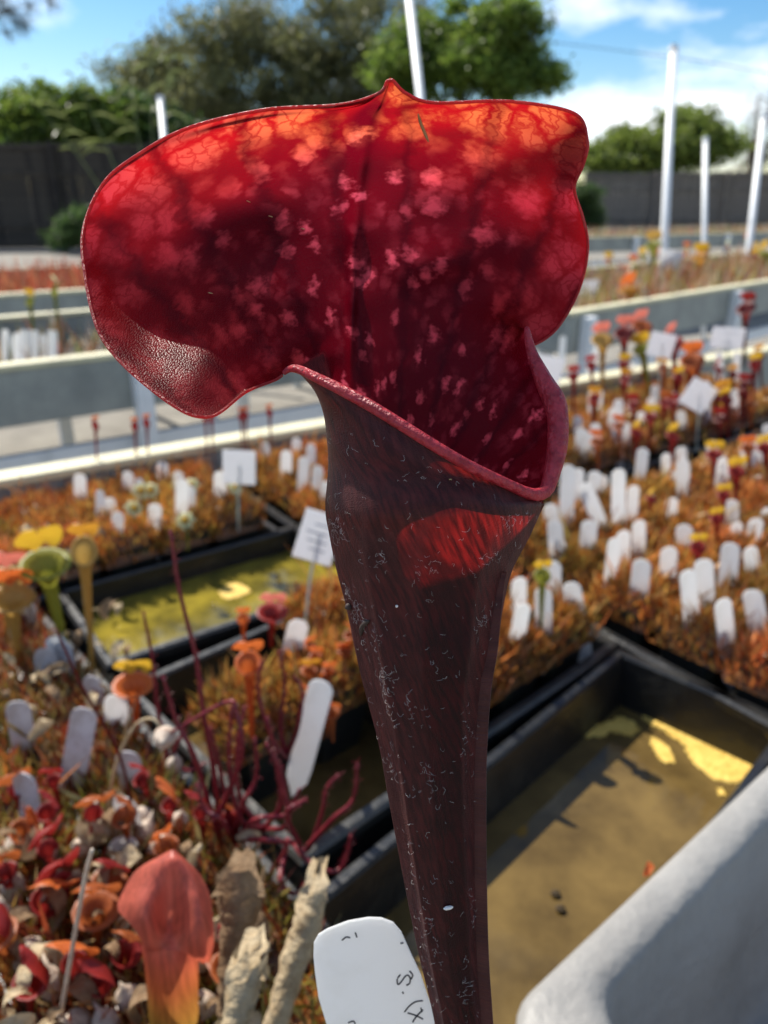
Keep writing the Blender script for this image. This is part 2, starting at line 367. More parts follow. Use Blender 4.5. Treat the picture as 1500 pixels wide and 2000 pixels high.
# ------------------------------------------------------------------ grey tub with a wide rim and rounded corners, on a timber stand with the potted pitcher
ZT = .88
def tub():
    q0 = toAB(Pz(950, 1990, ZT)); q1 = toAB(Pz(1500, 1500, ZT)); b_out = (q0[1]+q1[1])/2
    ci = toAB(Pz(1150, 1965, ZT)); a_in = ci[0]; b_in = b_out-.026
    aw = .62; bw = .40; a_mid = a_in+aw/2; b_mid = b_in-bw/2
    def rr(hx, hy, r, z, n=7):
        P_ = []
        for cx, cy, s in ((hx-r, hy-r, 0), (-hx+r, hy-r, 90), (-hx+r, -hy+r, 180), (hx-r, -hy+r, 270)):
            for k in range(n): an = R(s+90*k/(n-1)); P_.append((cx+r*math.cos(an), cy+r*math.sin(an), z))
        return P_
    hx, hy = aw/2, bw/2; fl = .026; fa = .045
    rings = [rr(hx+fa-.012, hy+fl-.003, .03, -.035), rr(hx+fa, hy+fl, .03, -.030), rr(hx+fa, hy+fl, .03, -.006), rr(hx+fa-.002, hy+fl-.002, .029, -.0015), rr(hx+fa-.007, hy+fl-.007, .027, .001),
             rr(hx+.008, hy+.008, .026, .0), rr(hx+.002, hy+.002, .025, -.002), rr(hx-.002, hy-.002, .025, -.008), rr(hx-.012, hy-.012, .025, -.10), rr(hx-.02, hy-.02, .03, -.158), rr(hx-.032, hy-.032, .03, -.168)]
    V = [p for r_ in rings for p in r_]; n = len(rings[0]); Fc = []
    for i in range(len(rings)-1):
        for j in range(n): Fc.append([i*n+j, i*n+(j+1) % n, (i+1)*n+(j+1) % n, (i+1)*n+j])
    Fc.append([(len(rings)-1)*n+j for j in range(n)])
    # outer shell
    o = len(V); outer = [rr(hx+.002, hy+.002, .027, -.030), rr(hx-.008, hy-.008, .027, -.10), rr(hx-.016, hy-.016, .03, -.176)]
    V += [p for r_ in outer for p in r_]
    for i in range(2):
        for j in range(n): Fc.append([o+i*n+j, o+i*n+(j+1) % n, o+(i+1)*n+(j+1) % n, o+(i+1)*n+j])
    Fc.append([o+2*n+j for j in range(n)])
    q = AB(a_mid, b_mid); me = mesh('tub', V, Fc, M['tub'], True)
    o_ = obj('tub', me, None, (q[0], q[1], ZT), TH)
    tag(o_, 'empty light grey moulded tub with wide rounded rim beside the brown water tray', 'tub')
    # stand
    st = empty('potting_stand', (*AB(.42, -.06)[:2], 0), TH); tag(st, 'rough timber potting stand under the grey tub and the potted pitcher', 'stand')
    for i in range(4): obj('plank', box_mesh('plank', 1.30, .115, .022, M['timber'], .002), st, (0, -.18+i*.12, ZT-.188))
    for x in (-.6, .6):
        for y in (-.18, .18): obj('leg', box_mesh('leg', .05, .05, ZT-.20, M['timber'], .003), st, (x, y, (ZT-.20)/2+.0005))
tub()
# ------------------------------------------------------------------ the maroon pitcher (hero)
def ring9(py, xl, xr, d, k=.92, tilt=0.0):
    """closed section of the tube: nine control points in camera axes (right, up, depth), seam at the right front"""
    cx = (xl+xr)/2; r = (xr-xl)/2; out = []
    Xc = (cx-750)/F*d; Yc = (1000-py)/F*d; rm = r/F*d
    for j in range(9):
        a = R(-25+45*j); out.append((Xc+rm*math.cos(a), Yc+tilt*rm*math.cos(a), d+rm*k*math.sin(a)))
    return out
def sec(pts): return [((x-750)/F*d, (1000-y)/F*d, d) for x, y, d in pts]
rows = []
tube_rows = [(2700, 868, 950, .206), (2300, 858, 948, .197), (2100, 853, 950, .192), (2000, 849, 951, .190), (1850, 815, 943, .187), (1700, 785, 941, .184), (1550, 757, 942, .181), (1450, 739, 945, .179),
             (1330, 708, 956, .177), (1260, 692, 972, .176), (1180, 675, 985, .175), (1110, 656, 1003, .174), (1040, 641, 1040, .173)]
for py, xl, xr, d_ in tube_rows: rows.append(ring9(py, xl, xr, d_))
rows.append(ring9(985, 634, 1062, .172))
S = [
 [(1086,885,.166),(1076,862,.180),(960,852,.192),(800,852,.193),(690,862,.187),(641,872,.173),(668,888,.159),(775,897,.1515),(900,902,.151)],
 [(1087,800,.170),(1066,790,.183),(950,782,.194),(800,777,.196),(688,785,.190),(642,800,.178),(632,806,.166),(664,797,.157),(722,792,.1535)],
 [(1062,745,.173),(1032,740,.186),(930,732,.195),(800,727,.198),(687,727,.192),(640,738,.182),(612,752,.172),(604,748,.164),(622,740,.159)],
 [(1038,690,.175),(1010,688,.187),(920,688,.196),(800,684,.199),(687,682,.194),(630,702,.185),(594,722,.175),(578,726,.169),(572,720,.1645)],
 [(1028,642,.177),(1000,640,.188),(915,643,.197),(800,640,.200),(687,640,.195),(622,672,.186),(578,707,.176),(554,724,.170),(540,741,.1655)],
 [(1034,676,.192),(1002,618,.193),(905,600,.199),(797,600,.201),(688,600,.196),(608,642,.187),(540,702,.175),(502,745,.166),(482,765,.161)],
 [(1085,645,.194),(1022,578,.197),(910,556,.200),(800,555,.202),(689,556,.197),(590,603,.187),(500,682,.172),(445,762,.1585),(408,814,.151)],
 [(1130,570,.194),(1050,530,.198),(922,512,.2015),(802,506,.203),(690,506,.198),(570,560,.187),(450,642,.172),(372,732,.156),(322,781,.149)],
 [(1147,490,.192),(1062,478,.197),(930,465,.201),(806,458,.2025),(692,455,.198),(548,500,.188),(400,575,.176),(280,650,.163),(203,665,.155)],
 [(1138,425,.189),(1062,423,.195),(937,418,.200),(810,412,.201),(695,408,.197),(530,445,.189),(360,505,.179),(230,545,.170),(164,520,.164)],
 [(1123,366,.185),(1057,370,.192),(940,370,.198),(815,366,.199),(699,362,.195),(520,388,.189),(352,420,.181),(225,440,.173),(163,440,.168)],
 [(1139,322,.182),(1070,320,.189),(950,322,.195),(822,320,.196),(704,316,.192),(535,332,.187),(375,350,.181),(255,366,.174),(200,362,.170)],
 [(1146,275,.180),(1080,270,.186),(960,276,.191),(832,278,.192),(710,274,.188),(565,285,.184),(425,296,.180),(320,304,.175),(265,307,.172)],
 [(1122,219,.178),(1060,229,.182),(965,238,.187),(850,242,.188),(720,234,.184),(605,244,.181),(505,250,.179),(425,249,.176),(365,249,.174)],
 [(1000,198,.178),(950,206,.180),(890,214,.183),(822,216,.183),(738,200,.180),(672,218,.179),(612,223,.178),(560,220,.177),(510,215,.176)],
 [(850,202,.178),(828,202,.178),(806,199,.1785),(783,189,.178),(752,172,.1765),(730,192,.177),(712,202,.1775),(690,206,.177),(660,206,.177)],
 [(795,183,.1765),(788,181,.1765),(780,177,.1765),(771,169,.176),(760,158,.1755),(752,168,.176),(747,174,.176),(743,178,.176),(738,183,.1765)],
 [(767,157,.175),(766,156,.175),(765,155,.175),(764,153,.175),(762,151,.1748),(760,154,.175),(759,155,.175),(758,156,.175),(757,158,.175)]]
n_tube = len(rows)
for s_ in S: rows.append(sec(s_))
CTRL = np.array(rows)                       # (sections, 9, 3)
NU, NV = 22, 12
A1 = np.stack([crs(CTRL[:, j], NV) for j in range(9)], 1)
G = np.stack([crs(A1[i], NU) for i in range(len(A1))], 0)   # (nv, nu, 3)
# soft the seam in the tube: the section is closed there
nv_, nu_ = G.shape[:2]; iv_m = (n_tube-1)*NV
def closed_ring(c8, n):
    P_ = np.concatenate([c8[-1:], c8, c8[:2]]); out = []
    for i in range(8):
        a, b, c, d2 = P_[i:i+4]
        for s in np.linspace(0, 1, n, endpoint=False): out.append(.5*((2*b)+(c-a)*s+(2*a-5*b+4*c-d2)*s*s+(3*b-a-3*c+d2)*s**3))
    out.append(out[0]); return np.array(out)
for i in range(iv_m+1): G[i] = closed_ring(A1[i, :8], NU)
# ribs on the tube, keel and slight undulation in the hood
vs_ = np.arange(nv_)/NV; us_ = np.arange(nu_)/NU
cen = G.mean(1, keepdims=True)
rib = np.zeros((nv_, nu_))
RID = [0, 1.2, 2.5, 3.7, 4.8, 5.7, 6.45, 7.25, 7.75, 8]
for a_, b_ in zip(RID, RID[1:]):
    k_ = (us_ >= a_) & (us_ <= b_); hf = (b_-a_)/2*R(45); th_ = (us_[k_]-(a_+b_)/2)*R(45)
    rib[:, k_] = (1.9*(math.cos(hf)/np.cos(th_)-1)+.025)[None, :]
fade = np.clip((n_tube-.9-vs_)/4.0, .0, 1)[:, None]
G[:, :] += (G-cen)*(rib*fade)[:, :, None]
keel = np.exp(-((us_-4.0)/.10)**2)[None, :]*np.clip((vs_-(n_tube+1))/3, 0, 1)[:, None]*np.clip((len(rows)-2-vs_)/2, 0, 1)[:, None]
G[:, :, 2] += keel*.0022
und = np.sin(us_*2.6+.7)[None, :]*np.sin(vs_*1.9)[:, None]*np.clip((vs_-(n_tube+4))/3, 0, 1)[:, None]*np.clip((len(rows)-1-vs_)/4, 0, 1)[:, None]
G[:, :, 2] += und*.0009
def cam2w(g): return C0+g[..., :1]*Rv+g[..., 1:2]*Uv+g[..., 2:3]*Dv
GW = cam2w(G)
# arc-length like coordinates in cm for the pattern
du = np.concatenate([np.zeros((nv_, 1)), np.cumsum(np.linalg.norm(np.diff(GW, axis=1), axis=2), 1)], 1)*100
mid = 4*NU; du = du-du[:, mid:mid+1]
dv = np.concatenate([[0], np.cumsum(np.linalg.norm(np.diff(GW[:, mid], axis=0), axis=1))])*100
half_r = du[:, :1]*-1; half_l = du[:, -1:]
# 0 at the keel .. 1 at the margin
edge = np.where(du < 0, -du/np.maximum(half_r, .01), du/np.maximum(half_l, .01))
vh = np.clip((vs_-(n_tube+3))/(len(rows)-1-(n_tube+3)), 0, 1)[:, None]*np.ones((1, nu_))        # height in the hood
hood = np.clip((vs_-(n_tube+1.0))/5, 0, 1)[:, None]*np.ones((1, nu_))
fen = np.clip(.13+.58*edge**1.7*hood+.80*np.clip((vh-.45)/.55, 0, 1)**1.2, 0, 1)
fen = fen*(1-.75*np.exp(-((us_-4.05)/.20)**2)[None, :]*np.clip((.93-vh)/.2, 0, 1))
warmth = np.clip((vh-.45)/.5, 0, 1)*np.where(us_ > 4, np.clip(1.15-.55*(us_-4)/4*1.3, 0, 1), 1)[None, :]
front = np.clip((us_-4.75)/.25, 0, 1)[None, :]*np.clip((n_tube+3.6-vs_)/.4, 0, 1)[:, None]
front = np.maximum(front, np.clip((n_tube-1.0-vs_)/.5, 0, 1)[:, None]*np.ones((1, nu_)))
dep_ = G[..., 2]; PX = (750+F*G[..., 0]/dep_-770)*.0115; PY = (1160-(1000-F*G[..., 1]/dep_))*.0115
polar = np.stack([np.arctan2(PX, np.maximum(PY, .3))*6.0, np.hypot(PX, PY), np.zeros_like(du)], -1)
brown = np.interp(us_, [4.4, 5.68, 5.74, 6.42, 6.48, 7.2, 7.32, 7.72, 7.8, 8], [.9, 1, .42, .36, .03, .0, .5, .62, .8, .8])[None, :]*np.ones((nv_, 1))  # facet tones: bright sky and dark reflections painted into the wall colour
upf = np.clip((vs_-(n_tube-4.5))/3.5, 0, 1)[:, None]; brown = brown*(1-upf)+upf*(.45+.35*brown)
pat = np.where((front > .5)[..., None], np.stack([du+40, np.repeat(dv[:, None], nu_, 1), np.zeros_like(du)], -1), polar)
idx = np.arange(nv_*nu_).reshape(nv_, nu_)
quads = np.stack([idx[:-1, :-1], idx[:-1, 1:], idx[1:, 1:], idx[1:, :-1]], -1).reshape(-1, 4)
def pitcher_mat():
    m = bpy.data.materials.new('veined_maroon_leaf'); m.use_nodes = True; t = m.node_tree; t.nodes.clear(); l = t.links.new
    at = lambda nme: N(t, 'ShaderNodeAttribute', attribute_name=nme)
    pt, fe, fr = at('pattern'), at('fen'), at('outer')
    def math_(op, a, b=None, c=None, clamp=False):
        n = N(t, 'ShaderNodeMath', operation=op, use_clamp=clamp)
        for i, q in enumerate((a, b, c)):
            if q is None: continue
            if isinstance(q, (int, float)): n.inputs[i].default_value = q
            else: l(q, n.inputs[i])
        return n.outputs[0]
    def ramp(x, lo, hi, a=0., b=1.):
        n = N(t, 'ShaderNodeMapRange', interpolation_type='SMOOTHSTEP'); l(x, n.inputs[0])
        for i, q in enumerate((lo, hi, a, b)):
            if isinstance(q, (int, float)): n.inputs[i+1].default_value = q
            else: l(q, n.inputs[i+1])
        return n.outputs[0]
    def mixc(f, a, b):
        n = N(t, 'ShaderNodeMix', data_type='RGBA')
        if isinstance(f, float): n.inputs[0].default_value = f
        else: l(f, n.inputs[0])
        for i, q in ((6, a), (7, b)):
            if isinstance(q, tuple): n.inputs[i].default_value = (*q, 1)
            else: l(q, n.inputs[i])
        return n.outputs[2]
    # warped pattern coordinate
    nz = N(t, 'ShaderNodeTexNoise'); nz.inputs['Scale'].default_value = 1.6; nz.inputs['Detail'].default_value = 4; l(pt.outputs['Vector'], nz.inputs['Vector'])
    sub = N(t, 'ShaderNodeVectorMath', operation='SUBTRACT'); l(nz.outputs['Color'], sub.inputs[0]); sub.inputs[1].default_value = (.5, .5, .5)
    sc_ = N(t, 'ShaderNodeVectorMath', operation='SCALE'); l(sub.outputs[0], sc_.inputs[0]); sc_.inputs['Scale'].default_value = .55
    ad = N(t, 'ShaderNodeVectorMath', operation='ADD'); l(pt.outputs['Vector'], ad.inputs[0]); l(sc_.outputs[0], ad.inputs[1])
    nz2 = N(t, 'ShaderNodeTexNoise'); nz2.inputs['Scale'].default_value = 6.5; nz2.inputs['Detail'].default_value = 3; l(pt.outputs['Vector'], nz2.inputs['Vector'])
    sub2 = N(t, 'ShaderNodeVectorMath', operation='SUBTRACT'); l(nz2.outputs['Color'], sub2.inputs[0]); sub2.inputs[1].default_value = (.5, .5, .5)
    sc2 = N(t, 'ShaderNodeVectorMath', operation='SCALE'); l(sub2.outputs[0], sc2.inputs[0]); sc2.inputs['Scale'].default_value = .20
    ad2 = N(t, 'ShaderNodeVectorMath', operation='ADD'); l(ad.outputs[0], ad2.inputs[0]); l(sc2.outputs[0], ad2.inputs[1]); ad = ad2
    def vor(scale, feat, vec, rnd=1.0, st=(1, .62, 1)):
        mpn = N(t, 'ShaderNodeMapping'); mpn.inputs['Scale'].default_value = st; l(vec, mpn.inputs[0])
        n = N(t, 'ShaderNodeTexVoronoi', feature=feat, voronoi_dimensions='2D'); n.inputs['Scale'].default_value = scale; n.inputs['Randomness'].default_value = rnd
        l(mpn.outputs[0], n.inputs['Vector']); return n.outputs['Distance']
    big = vor(1.75, 'F1', ad.outputs[0])                       # pale blotches
    bedge = vor(1.75, 'DISTANCE_TO_EDGE', ad.outputs[0])
    fine = vor(5.8, 'DISTANCE_TO_EDGE', ad.outputs[0])         # fine vein net
    n3 = N(t, 'ShaderNodeTexNoise'); n3.inputs['Scale'].default_value = 9; n3.inputs['Detail'].default_value = 5; l(pt.outputs['Vector'], n3.inputs['Vector'])
    n4 = N(t, 'ShaderNodeTexNoise'); n4.inputs['Scale'].default_value = .9; n4.inputs['Detail'].default_value = 3; l(pt.outputs['Vector'], n4.inputs['Vector'])
    fen_ = math_('ADD', fe.outputs['Fac'], math_('MULTIPLY', math_('SUBTRACT', n4.outputs[0], .5), .45), None, True)
    # blotch radius grows with fen
    rad = ramp(fen_, .05, .95, .24, .76)
    bd = math_('ADD', big, math_('MULTIPLY', math_('SUBTRACT', n3.outputs[0], .5), .42))
    b1 = math_('SUBTRACT', 1.0, ramp(bd, math_('MULTIPLY', rad, ramp(fen_, .3, .9, .0, .55)), rad))
    sm2 = vor(3.4, 'F1', ad.outputs[0]); bd2 = math_('ADD', sm2, math_('MULTIPLY', math_('SUBTRACT', n3.outputs[0], .5), .5))
    b2 = math_('MULTIPLY', math_('SUBTRACT', 1.0, ramp(bd2, .08, .52)), math_('MULTIPLY', ramp(n4.outputs[0], .38, .62), ramp(fen_, .1, .6, .12, .6)))
    blot = math_('MAXIMUM', math_('MULTIPLY', b1, ramp(n4.outputs[0], .30, .60, .6, 1.0)), b2)
    net = ramp(fine, .0, .16); net2 = ramp(bedge, .0, .14)
    netw = math_('MULTIPLY', net2, math_('ADD', math_('MULTIPLY', net, .75), .25))
    pale = math_('MULTIPLY', blot, math_('ADD', math_('MULTIPLY', math_('SUBTRACT', netw, 1.0), ramp(fen_, .3, .8)), 1.0), None, True)
    wa = at('warmth'); warm = ramp(wa.outputs['Fac'], .0, .65)
    cell = mixc(warm, mixc(ramp(fen_, .12, .5), (.95, .11, .19), (.60, .030, .055)), (.74, .15, .045))
    basec = mixc(ramp(fen_, .15, .85), (.135, .0016, .008), (.42, .006, .010))
    # main veins radiating from the throat
    sx = N(t, 'ShaderNodeSeparateXYZ'); l(ad.outputs[0], sx.inputs[0])
    fr_ = math_('FRACT', math_('ADD', math_('MULTIPLY', sx.outputs[0], .95), 40.3)); vein = ramp(math_('ABSOLUTE', math_('SUBTRACT', fr_, .5)), .0, .20)
    veinf = math_('ADD', math_('MULTIPLY', math_('SUBTRACT', vein, 1.0), .55), 1.0)
    basec = mixc(math_('SUBTRACT', 1.0, veinf), basec, (.035, .0006, .004)); pale = math_('MULTIPLY', pale, veinf)
    tcol = mixc(pale, basec, cell)                             # transmitted
    rcol = mixc(pale, mixc(ramp(fen_, .15, .85), (.045, .0015, .006), (.13, .004, .008)), (.30, .030, .03))
    # outer side of the tube: dull maroon brown, facet reflections painted in by tone
    br = at('brown'); mpg = N(t, 'ShaderNodeMapping'); mpg.inputs['Scale'].default_value = (9, 1.6, 1); l(pt.outputs['Vector'], mpg.inputs[0]); ng = N(t, 'ShaderNodeTexNoise'); ng.inputs['Scale'].default_value = 1; ng.inputs['Detail'].default_value = 6; l(mpg.outputs[0], ng.inputs['Vector'])
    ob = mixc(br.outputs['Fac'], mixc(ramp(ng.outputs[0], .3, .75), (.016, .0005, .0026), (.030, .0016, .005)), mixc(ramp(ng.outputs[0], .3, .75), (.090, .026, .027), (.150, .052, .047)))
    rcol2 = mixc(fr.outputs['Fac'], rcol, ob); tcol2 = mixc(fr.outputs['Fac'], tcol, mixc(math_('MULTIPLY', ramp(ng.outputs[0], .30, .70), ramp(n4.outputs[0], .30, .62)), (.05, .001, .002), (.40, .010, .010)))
    p = N(t, 'ShaderNodeBsdfPrincipled'); l(rcol2, p.inputs['Base Color']); 
    l(math_('ADD', math_('MULTIPLY', fr.outputs['Fac'], -.06), .36), p.inputs['Roughness']); p.inputs['Specular IOR Level'].default_value = .24
    l(math_('MULTIPLY', fr.outputs['Fac'], .03), p.inputs['Sheen Weight']); p.inputs['Sheen Roughness'].default_value = .5
    tr = N(t, 'ShaderNodeBsdfTranslucent'); l(tcol2, tr.inputs[0])
    # fine downward hairs and pimples
    mpb = N(t, 'ShaderNodeMapping'); mpb.inputs['Scale'].default_value = (34, 7, 1); l(pt.outputs['Vector'], mpb.inputs[0])
    nb = N(t, 'ShaderNodeTexNoise'); nb.inputs['Scale'].default_value = 1.0; nb.inputs['Detail'].default_value = 3; l(mpb.outputs[0], nb.inputs['Vector'])
    vb = N(t, 'ShaderNodeTexVoronoi', feature='F1', voronoi_dimensions='2D'); vb.inputs['Scale'].default_value = 26; l(pt.outputs['Vector'], vb.inputs['Vector'])
    hsum = math_('ADD', math_('MULTIPLY', nb.outputs[0], .8), math_('MULTIPLY', vb.outputs['Distance'], .7))
    b = N(t, 'ShaderNodeBump'); b.inputs['Strength'].default_value = .38; b.inputs['Distance'].default_value = .0006; l(hsum, b.inputs['Height'])
    l(b.outputs[0], p.inputs['Normal'])
    ms = N(t, 'ShaderNodeMixShader'); l(math_('SUBTRACT', .62, math_('MULTIPLY', fr.outputs['Fac'], .22)), ms.inputs[0])
    l(p.outputs[0], ms.inputs[1]); l(tr.outputs[0], ms.inputs[2])
    out = N(t, 'ShaderNodeOutputMaterial'); l(ms.outputs[0], out.inputs[0]); return m
M['pitcher'] = pitcher_mat()
M['lip'] = mat('pink_rolled_lip', (.50, .045, .065), .34, .4, (420, (.27, .018, .03), .42, .68), (700, .35), .25, 0, .05, (.6, .03, .045))
M['rim'] = mat('hood_rim', (.42, .05, .06), .3, .6, (300, (.55, .2, .18), .5, .7), (900, .5), .65, 0, .2, (.75, .10, .09))
M['fibre'] = mat('white_hair_fibre', (.80, .76, .72), .6, .3)
M['speck'] = mat('dry_speck', (.42, .30, .15), .8, .2)
M['dark_speck'] = mat('dark_dead_insect', (.05, .035, .03), .7, .3)
root_pt = GW[0].mean(0)
hero = empty('pitcher_plant', root_pt-np.array([0, 0, 0.02]))
tag(hero, 'large deep maroon pitcher with broad veined red hood and pink rolled lip', 'pitcher plant')
off = -np.array(hero.location)
def hpart(name, me, parent=None):
    o = obj(name, me, parent or hero)
    if parent is None: o.location = tuple(off)
    return o
tube_part = np.arange(nv_-1) < iv_m+int(4.2*NV)
fq = quads.reshape(nv_-1, nu_-1, 4)
def sub_mesh(name, q):
    used, inv = np.unique(q.reshape(-1), return_inverse=True)
    return mesh(name, GW.reshape(-1, 3)[used], inv.reshape(-1, 4), M['pitcher'], True,
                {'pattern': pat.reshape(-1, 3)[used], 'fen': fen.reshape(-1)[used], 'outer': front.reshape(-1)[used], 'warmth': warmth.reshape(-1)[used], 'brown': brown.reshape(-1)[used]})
body = hpart('pitcher_leaf', sub_mesh('pitcher_leaf', quads))
body['label'] = 'maroon tube widening into a veined red hood'
# lip: rolled edge from the left crest round the lowest point to the right crest
jl = iv_m+int(4.7*NV); jr = iv_m+int(5.0*NV)
left = GW[iv_m+2:jl, -1][::-1]; right = GW[iv_m+2:jr, 0]
path = np.concatenate([left, right])
ss = np.linspace(0, 1, len(path)); nl = len(left)/len(path)
path = path+Dv*-.0004
rad = np.interp(ss, [0, .08, nl*.5, nl*.92, nl, nl+.10, nl+.25, nl+.4, 1], [.0005, .0009, .0012, .0011, .0014, .0022, .0025, .0014, .0006])
ker = np.ones(5)/5
for c_ in range(3): path[2:-2, c_] = np.convolve(path[:, c_], ker, 'valid')
v, f = tube_geo(path, rad, 12); hpart('lip', mesh('lip', v, f, M['lip'], True))
# thin margin round the hood
mr = GW[jr:, 0]; ml = GW[jl:, -1]
pm = np.concatenate([ml, mr[::-1]])
v, f = tube_geo(pm, np.interp(np.linspace(0, 1, len(pm)), [0, .03, .5, .97, 1], [.0003, .00032, .00042, .00032, .0003]), 8); hpart('hood_margin', mesh('hood_margin', v, f, M['rim'], True))
# the wing: a thin flange along the seam down the front of the tube
iv = np.arange(0, iv_m-2*NV+1, 2); jw = int(round(7.75*NU)); seam = GW[iv, jw]; outd = seam-GW[iv].mean(1); outd /= np.linalg.norm(outd, axis=1)[:, None]
hw = np.interp(iv/NV, [0, 4, 8, 10, 12.0], [.0026, .0026, .0022, .0014, .0001])[:, None]
tang = np.cross(outd, np.gradient(seam, axis=0)); tang /= np.linalg.norm(tang, axis=1)[:, None]
tip_ = seam+outd*hw; V = np.concatenate([seam-outd*.0006+tang*.0006, tip_+tang*.00018, tip_-tang*.00018, seam-outd*.0006-tang*.0006]); n = len(iv); Fw = []
for i in range(n-1):
    for k in range(3): Fw.append([k*n+i, k*n+i+1, (k+1)*n+i+1, (k+1)*n+i])
cw = {'pattern': np.stack([np.zeros(4*n), np.tile(iv*.1, 4), np.zeros(4*n)], -1), 'fen': np.full(4*n, .1), 'outer': np.ones(4*n), 'warmth': np.zeros(4*n), 'brown': np.full(4*n, .85)}
hpart('wing', mesh('wing', np.array(V), np.array(Fw), M['pitcher'], True, cw))
# cobwebby white hairs on the outer wall
def normals(g):
    a = np.gradient(g, axis=0); b = np.gradient(g, axis=1); n_ = np.cross(a, b); n_ /= np.linalg.norm(n_, axis=2)[..., None]+1e-12; return n_
NW = normals(GW); c3 = GW.mean(1, keepdims=True); sg = np.sign(((GW-c3)*NW).sum(2))
def fibres(n, seed):
    g = np.random.default_rng(seed); parts = []
    clumps = [(g.uniform(2.0*NV, iv_m+.6*NV), g.uniform(5.0, 7.9)*NU) for _ in range(24)]
    for k in range(n):
        if g.random() < .55:
            c_ = clumps[g.integers(len(clumps))]; i0, j0 = c_[0]+g.normal(0, 2.6), c_[1]+g.normal(0, 2.2)
        else: i0, j0 = g.uniform(1.5*NV, iv_m+1.5*NV), g.uniform(4.9, 7.95)*NU
        m_ = g.integers(6, 13); pts = []; ang = g.uniform(0, 6.28); step = g.uniform(.00008, .00028); lift = g.uniform(.0001, .0006)
        i_, j_ = i0, j0; w0 = None
        for q in range(m_):
            ii = int(np.clip(i_, 1, nv_-2)); jj = int(np.clip(j_, 4.85*NU, nu_-2))
            if w0 is None:
                w0 = GW[ii, jj]; nn = NW[ii, jj]*sg[ii, jj]; e1 = GW[ii, jj+1]-GW[ii, jj]; e1 = e1/np.linalg.norm(e1); e2 = np.cross(nn, e1); p_ = w0+nn*.00005
            p_ = p_+(e1*math.cos(ang)+e2*math.sin(ang))*step; ang += g.normal(0, .7)
            pts.append(p_+nn*lift*math.sin(math.pi*q/(m_-1)))
        # stay on the wall: only short strands
        parts.append(tube_geo(np.array(pts), g.uniform(.000009, .000019), 3, False))
    return join_geo(parts)
v, f = fibres(640, 5); fb = hpart('hair_fibres', mesh('hair_fibres', v, f, M['fibre'])); fb['kind'] = 'stuff'
# dry specks and grit stuck on the leaf: one inside the hood, some on the wall
def on_leaf(px, py, side):
    best = None
    pr = GW-C0; dep = pr@Dv; X = 750+F*(pr@Rv)/dep; Y = 1000-F*(pr@Uv)/dep
    dist = (X-px)**2+(Y-py)**2; cand = np.argwhere(dist < 90)
    if len(cand) == 0: cand = np.argwhere(dist <= dist.min())
    dd = [dep[i, j] for i, j in cand]; i, j = cand[int(np.argmin(dd))]
    return GW[i, j]-Dv*.0004
def sliver(name, pts, r, m): 
    P3 = crs(np.array([on_leaf(x, y, 0) for x, y in pts]), 4); v_, f_ = tube_geo(P3, np.interp(np.linspace(0, 1, len(P3)), [0, .2, .8, 1], [.3*r, r, r, .3*r]), 6); return hpart(name, mesh(name, v_, f_, m, True))
sliver('dry_needle', [(817, 232), (822, 250), (830, 270), (838, 288)], .00042, M['speck'])
sliver('dead_insect', [(712, 1212), (703, 1228), (697, 1245)], .0006, M['dark_speck'])
sliver('dead_insect', [(676, 1186), (674, 1196)], .0008, M['dark_speck'])
sliver('dry_scale', [(768, 1190), (776, 1192)], .0003, M['fibre'])
sliver('water_drop', [(872, 1776), (886, 1779)], .00045, M['fibre'])
for (x, y) in ((412, 566), (484, 398), (527, 416), (590, 440), (880, 930)): sliver('dry_scale', [(x, y), (x+8, y+3)], .00012, M['speck'])
# pot for the pitcher (under the frame), standing on the timber stand
zst = ZT-.188+.011
bx, by = root_pt[0], root_pt[1]; zp = root_pt[2]
hp = empty('plant_pot', (bx, by, zst), TH); tag(hp, 'black pot on the timber stand holding the large maroon pitcher', 'pot')
sc1 = 1.75
po = obj('pot_wall', POT, hp); po.scale = (sc1, sc1, (zp-.012-zst)/PH if zp-zst > .05 else 1)
sm = box_mesh('soil', .122, .122, .02, M['soil'], .004); obj('soil', sm, hp, (0, 0, zp-zst-.02))
# ------------------------------------------------------------------ white plant tags
def tag_mesh(name, m, w=.0195, ln=.115, th=.0008):
    """rounded top at z=0, pointed foot at z=-ln"""
    h = w/2; r = h*.92; prof = [(0, -ln), (h*.9, -ln+.018), (h, -ln+.03), (h, -r)]
    for k in range(1, 7): a = R(90*k/6); prof.append((h-r+r*math.cos(a), -r+r*math.sin(a)))
    out = prof+[(-x, z) for x, z in prof[::-1][1:-1]]
    if abs(out[len(prof)-1][0]) > 1e-6: pass
    bm = bmesh.new(); a = [bm.verts.new((x, -th/2, z)) for x, z in out]; b = [bm.verts.new((x, th/2, z)) for x, z in out]; n = len(out)
    bm.faces.new(a); bm.faces.new(b[::-1])
    for i in range(n): bm.faces.new((a[i], b[i], b[(i+1) % n], a[(i+1) % n]))
    return bm_mesh(name, bm, m)
TAGM = [tag_mesh('plant_tag', M['tag']), tag_mesh('plant_tag', M['tag'], .0175, .105), tag_mesh('plant_tag', M['tag_shaded'], .0195, .12)]
def frame_from(o, T, B, yaw):
    zc = Vector(T-B).normalized(); xr = Vector((math.cos(yaw), math.sin(yaw), 0)); y = zc.cross(xr).normalized(); x = y.cross(zc).normalized()
    o.matrix_world = Matrix(((x.x, y.x, zc.x, T[0]), (x.y, y.y, zc.y, T[1]), (x.z, y.z, zc.z, T[2]), (0, 0, 0, 1)))
def stand_pts(xt, yt, xb, yb, z):
    B = Pz(xb, yb, z); r = ray(xt, yt); T = C0+r*(B[1]/r[1]); return T, B
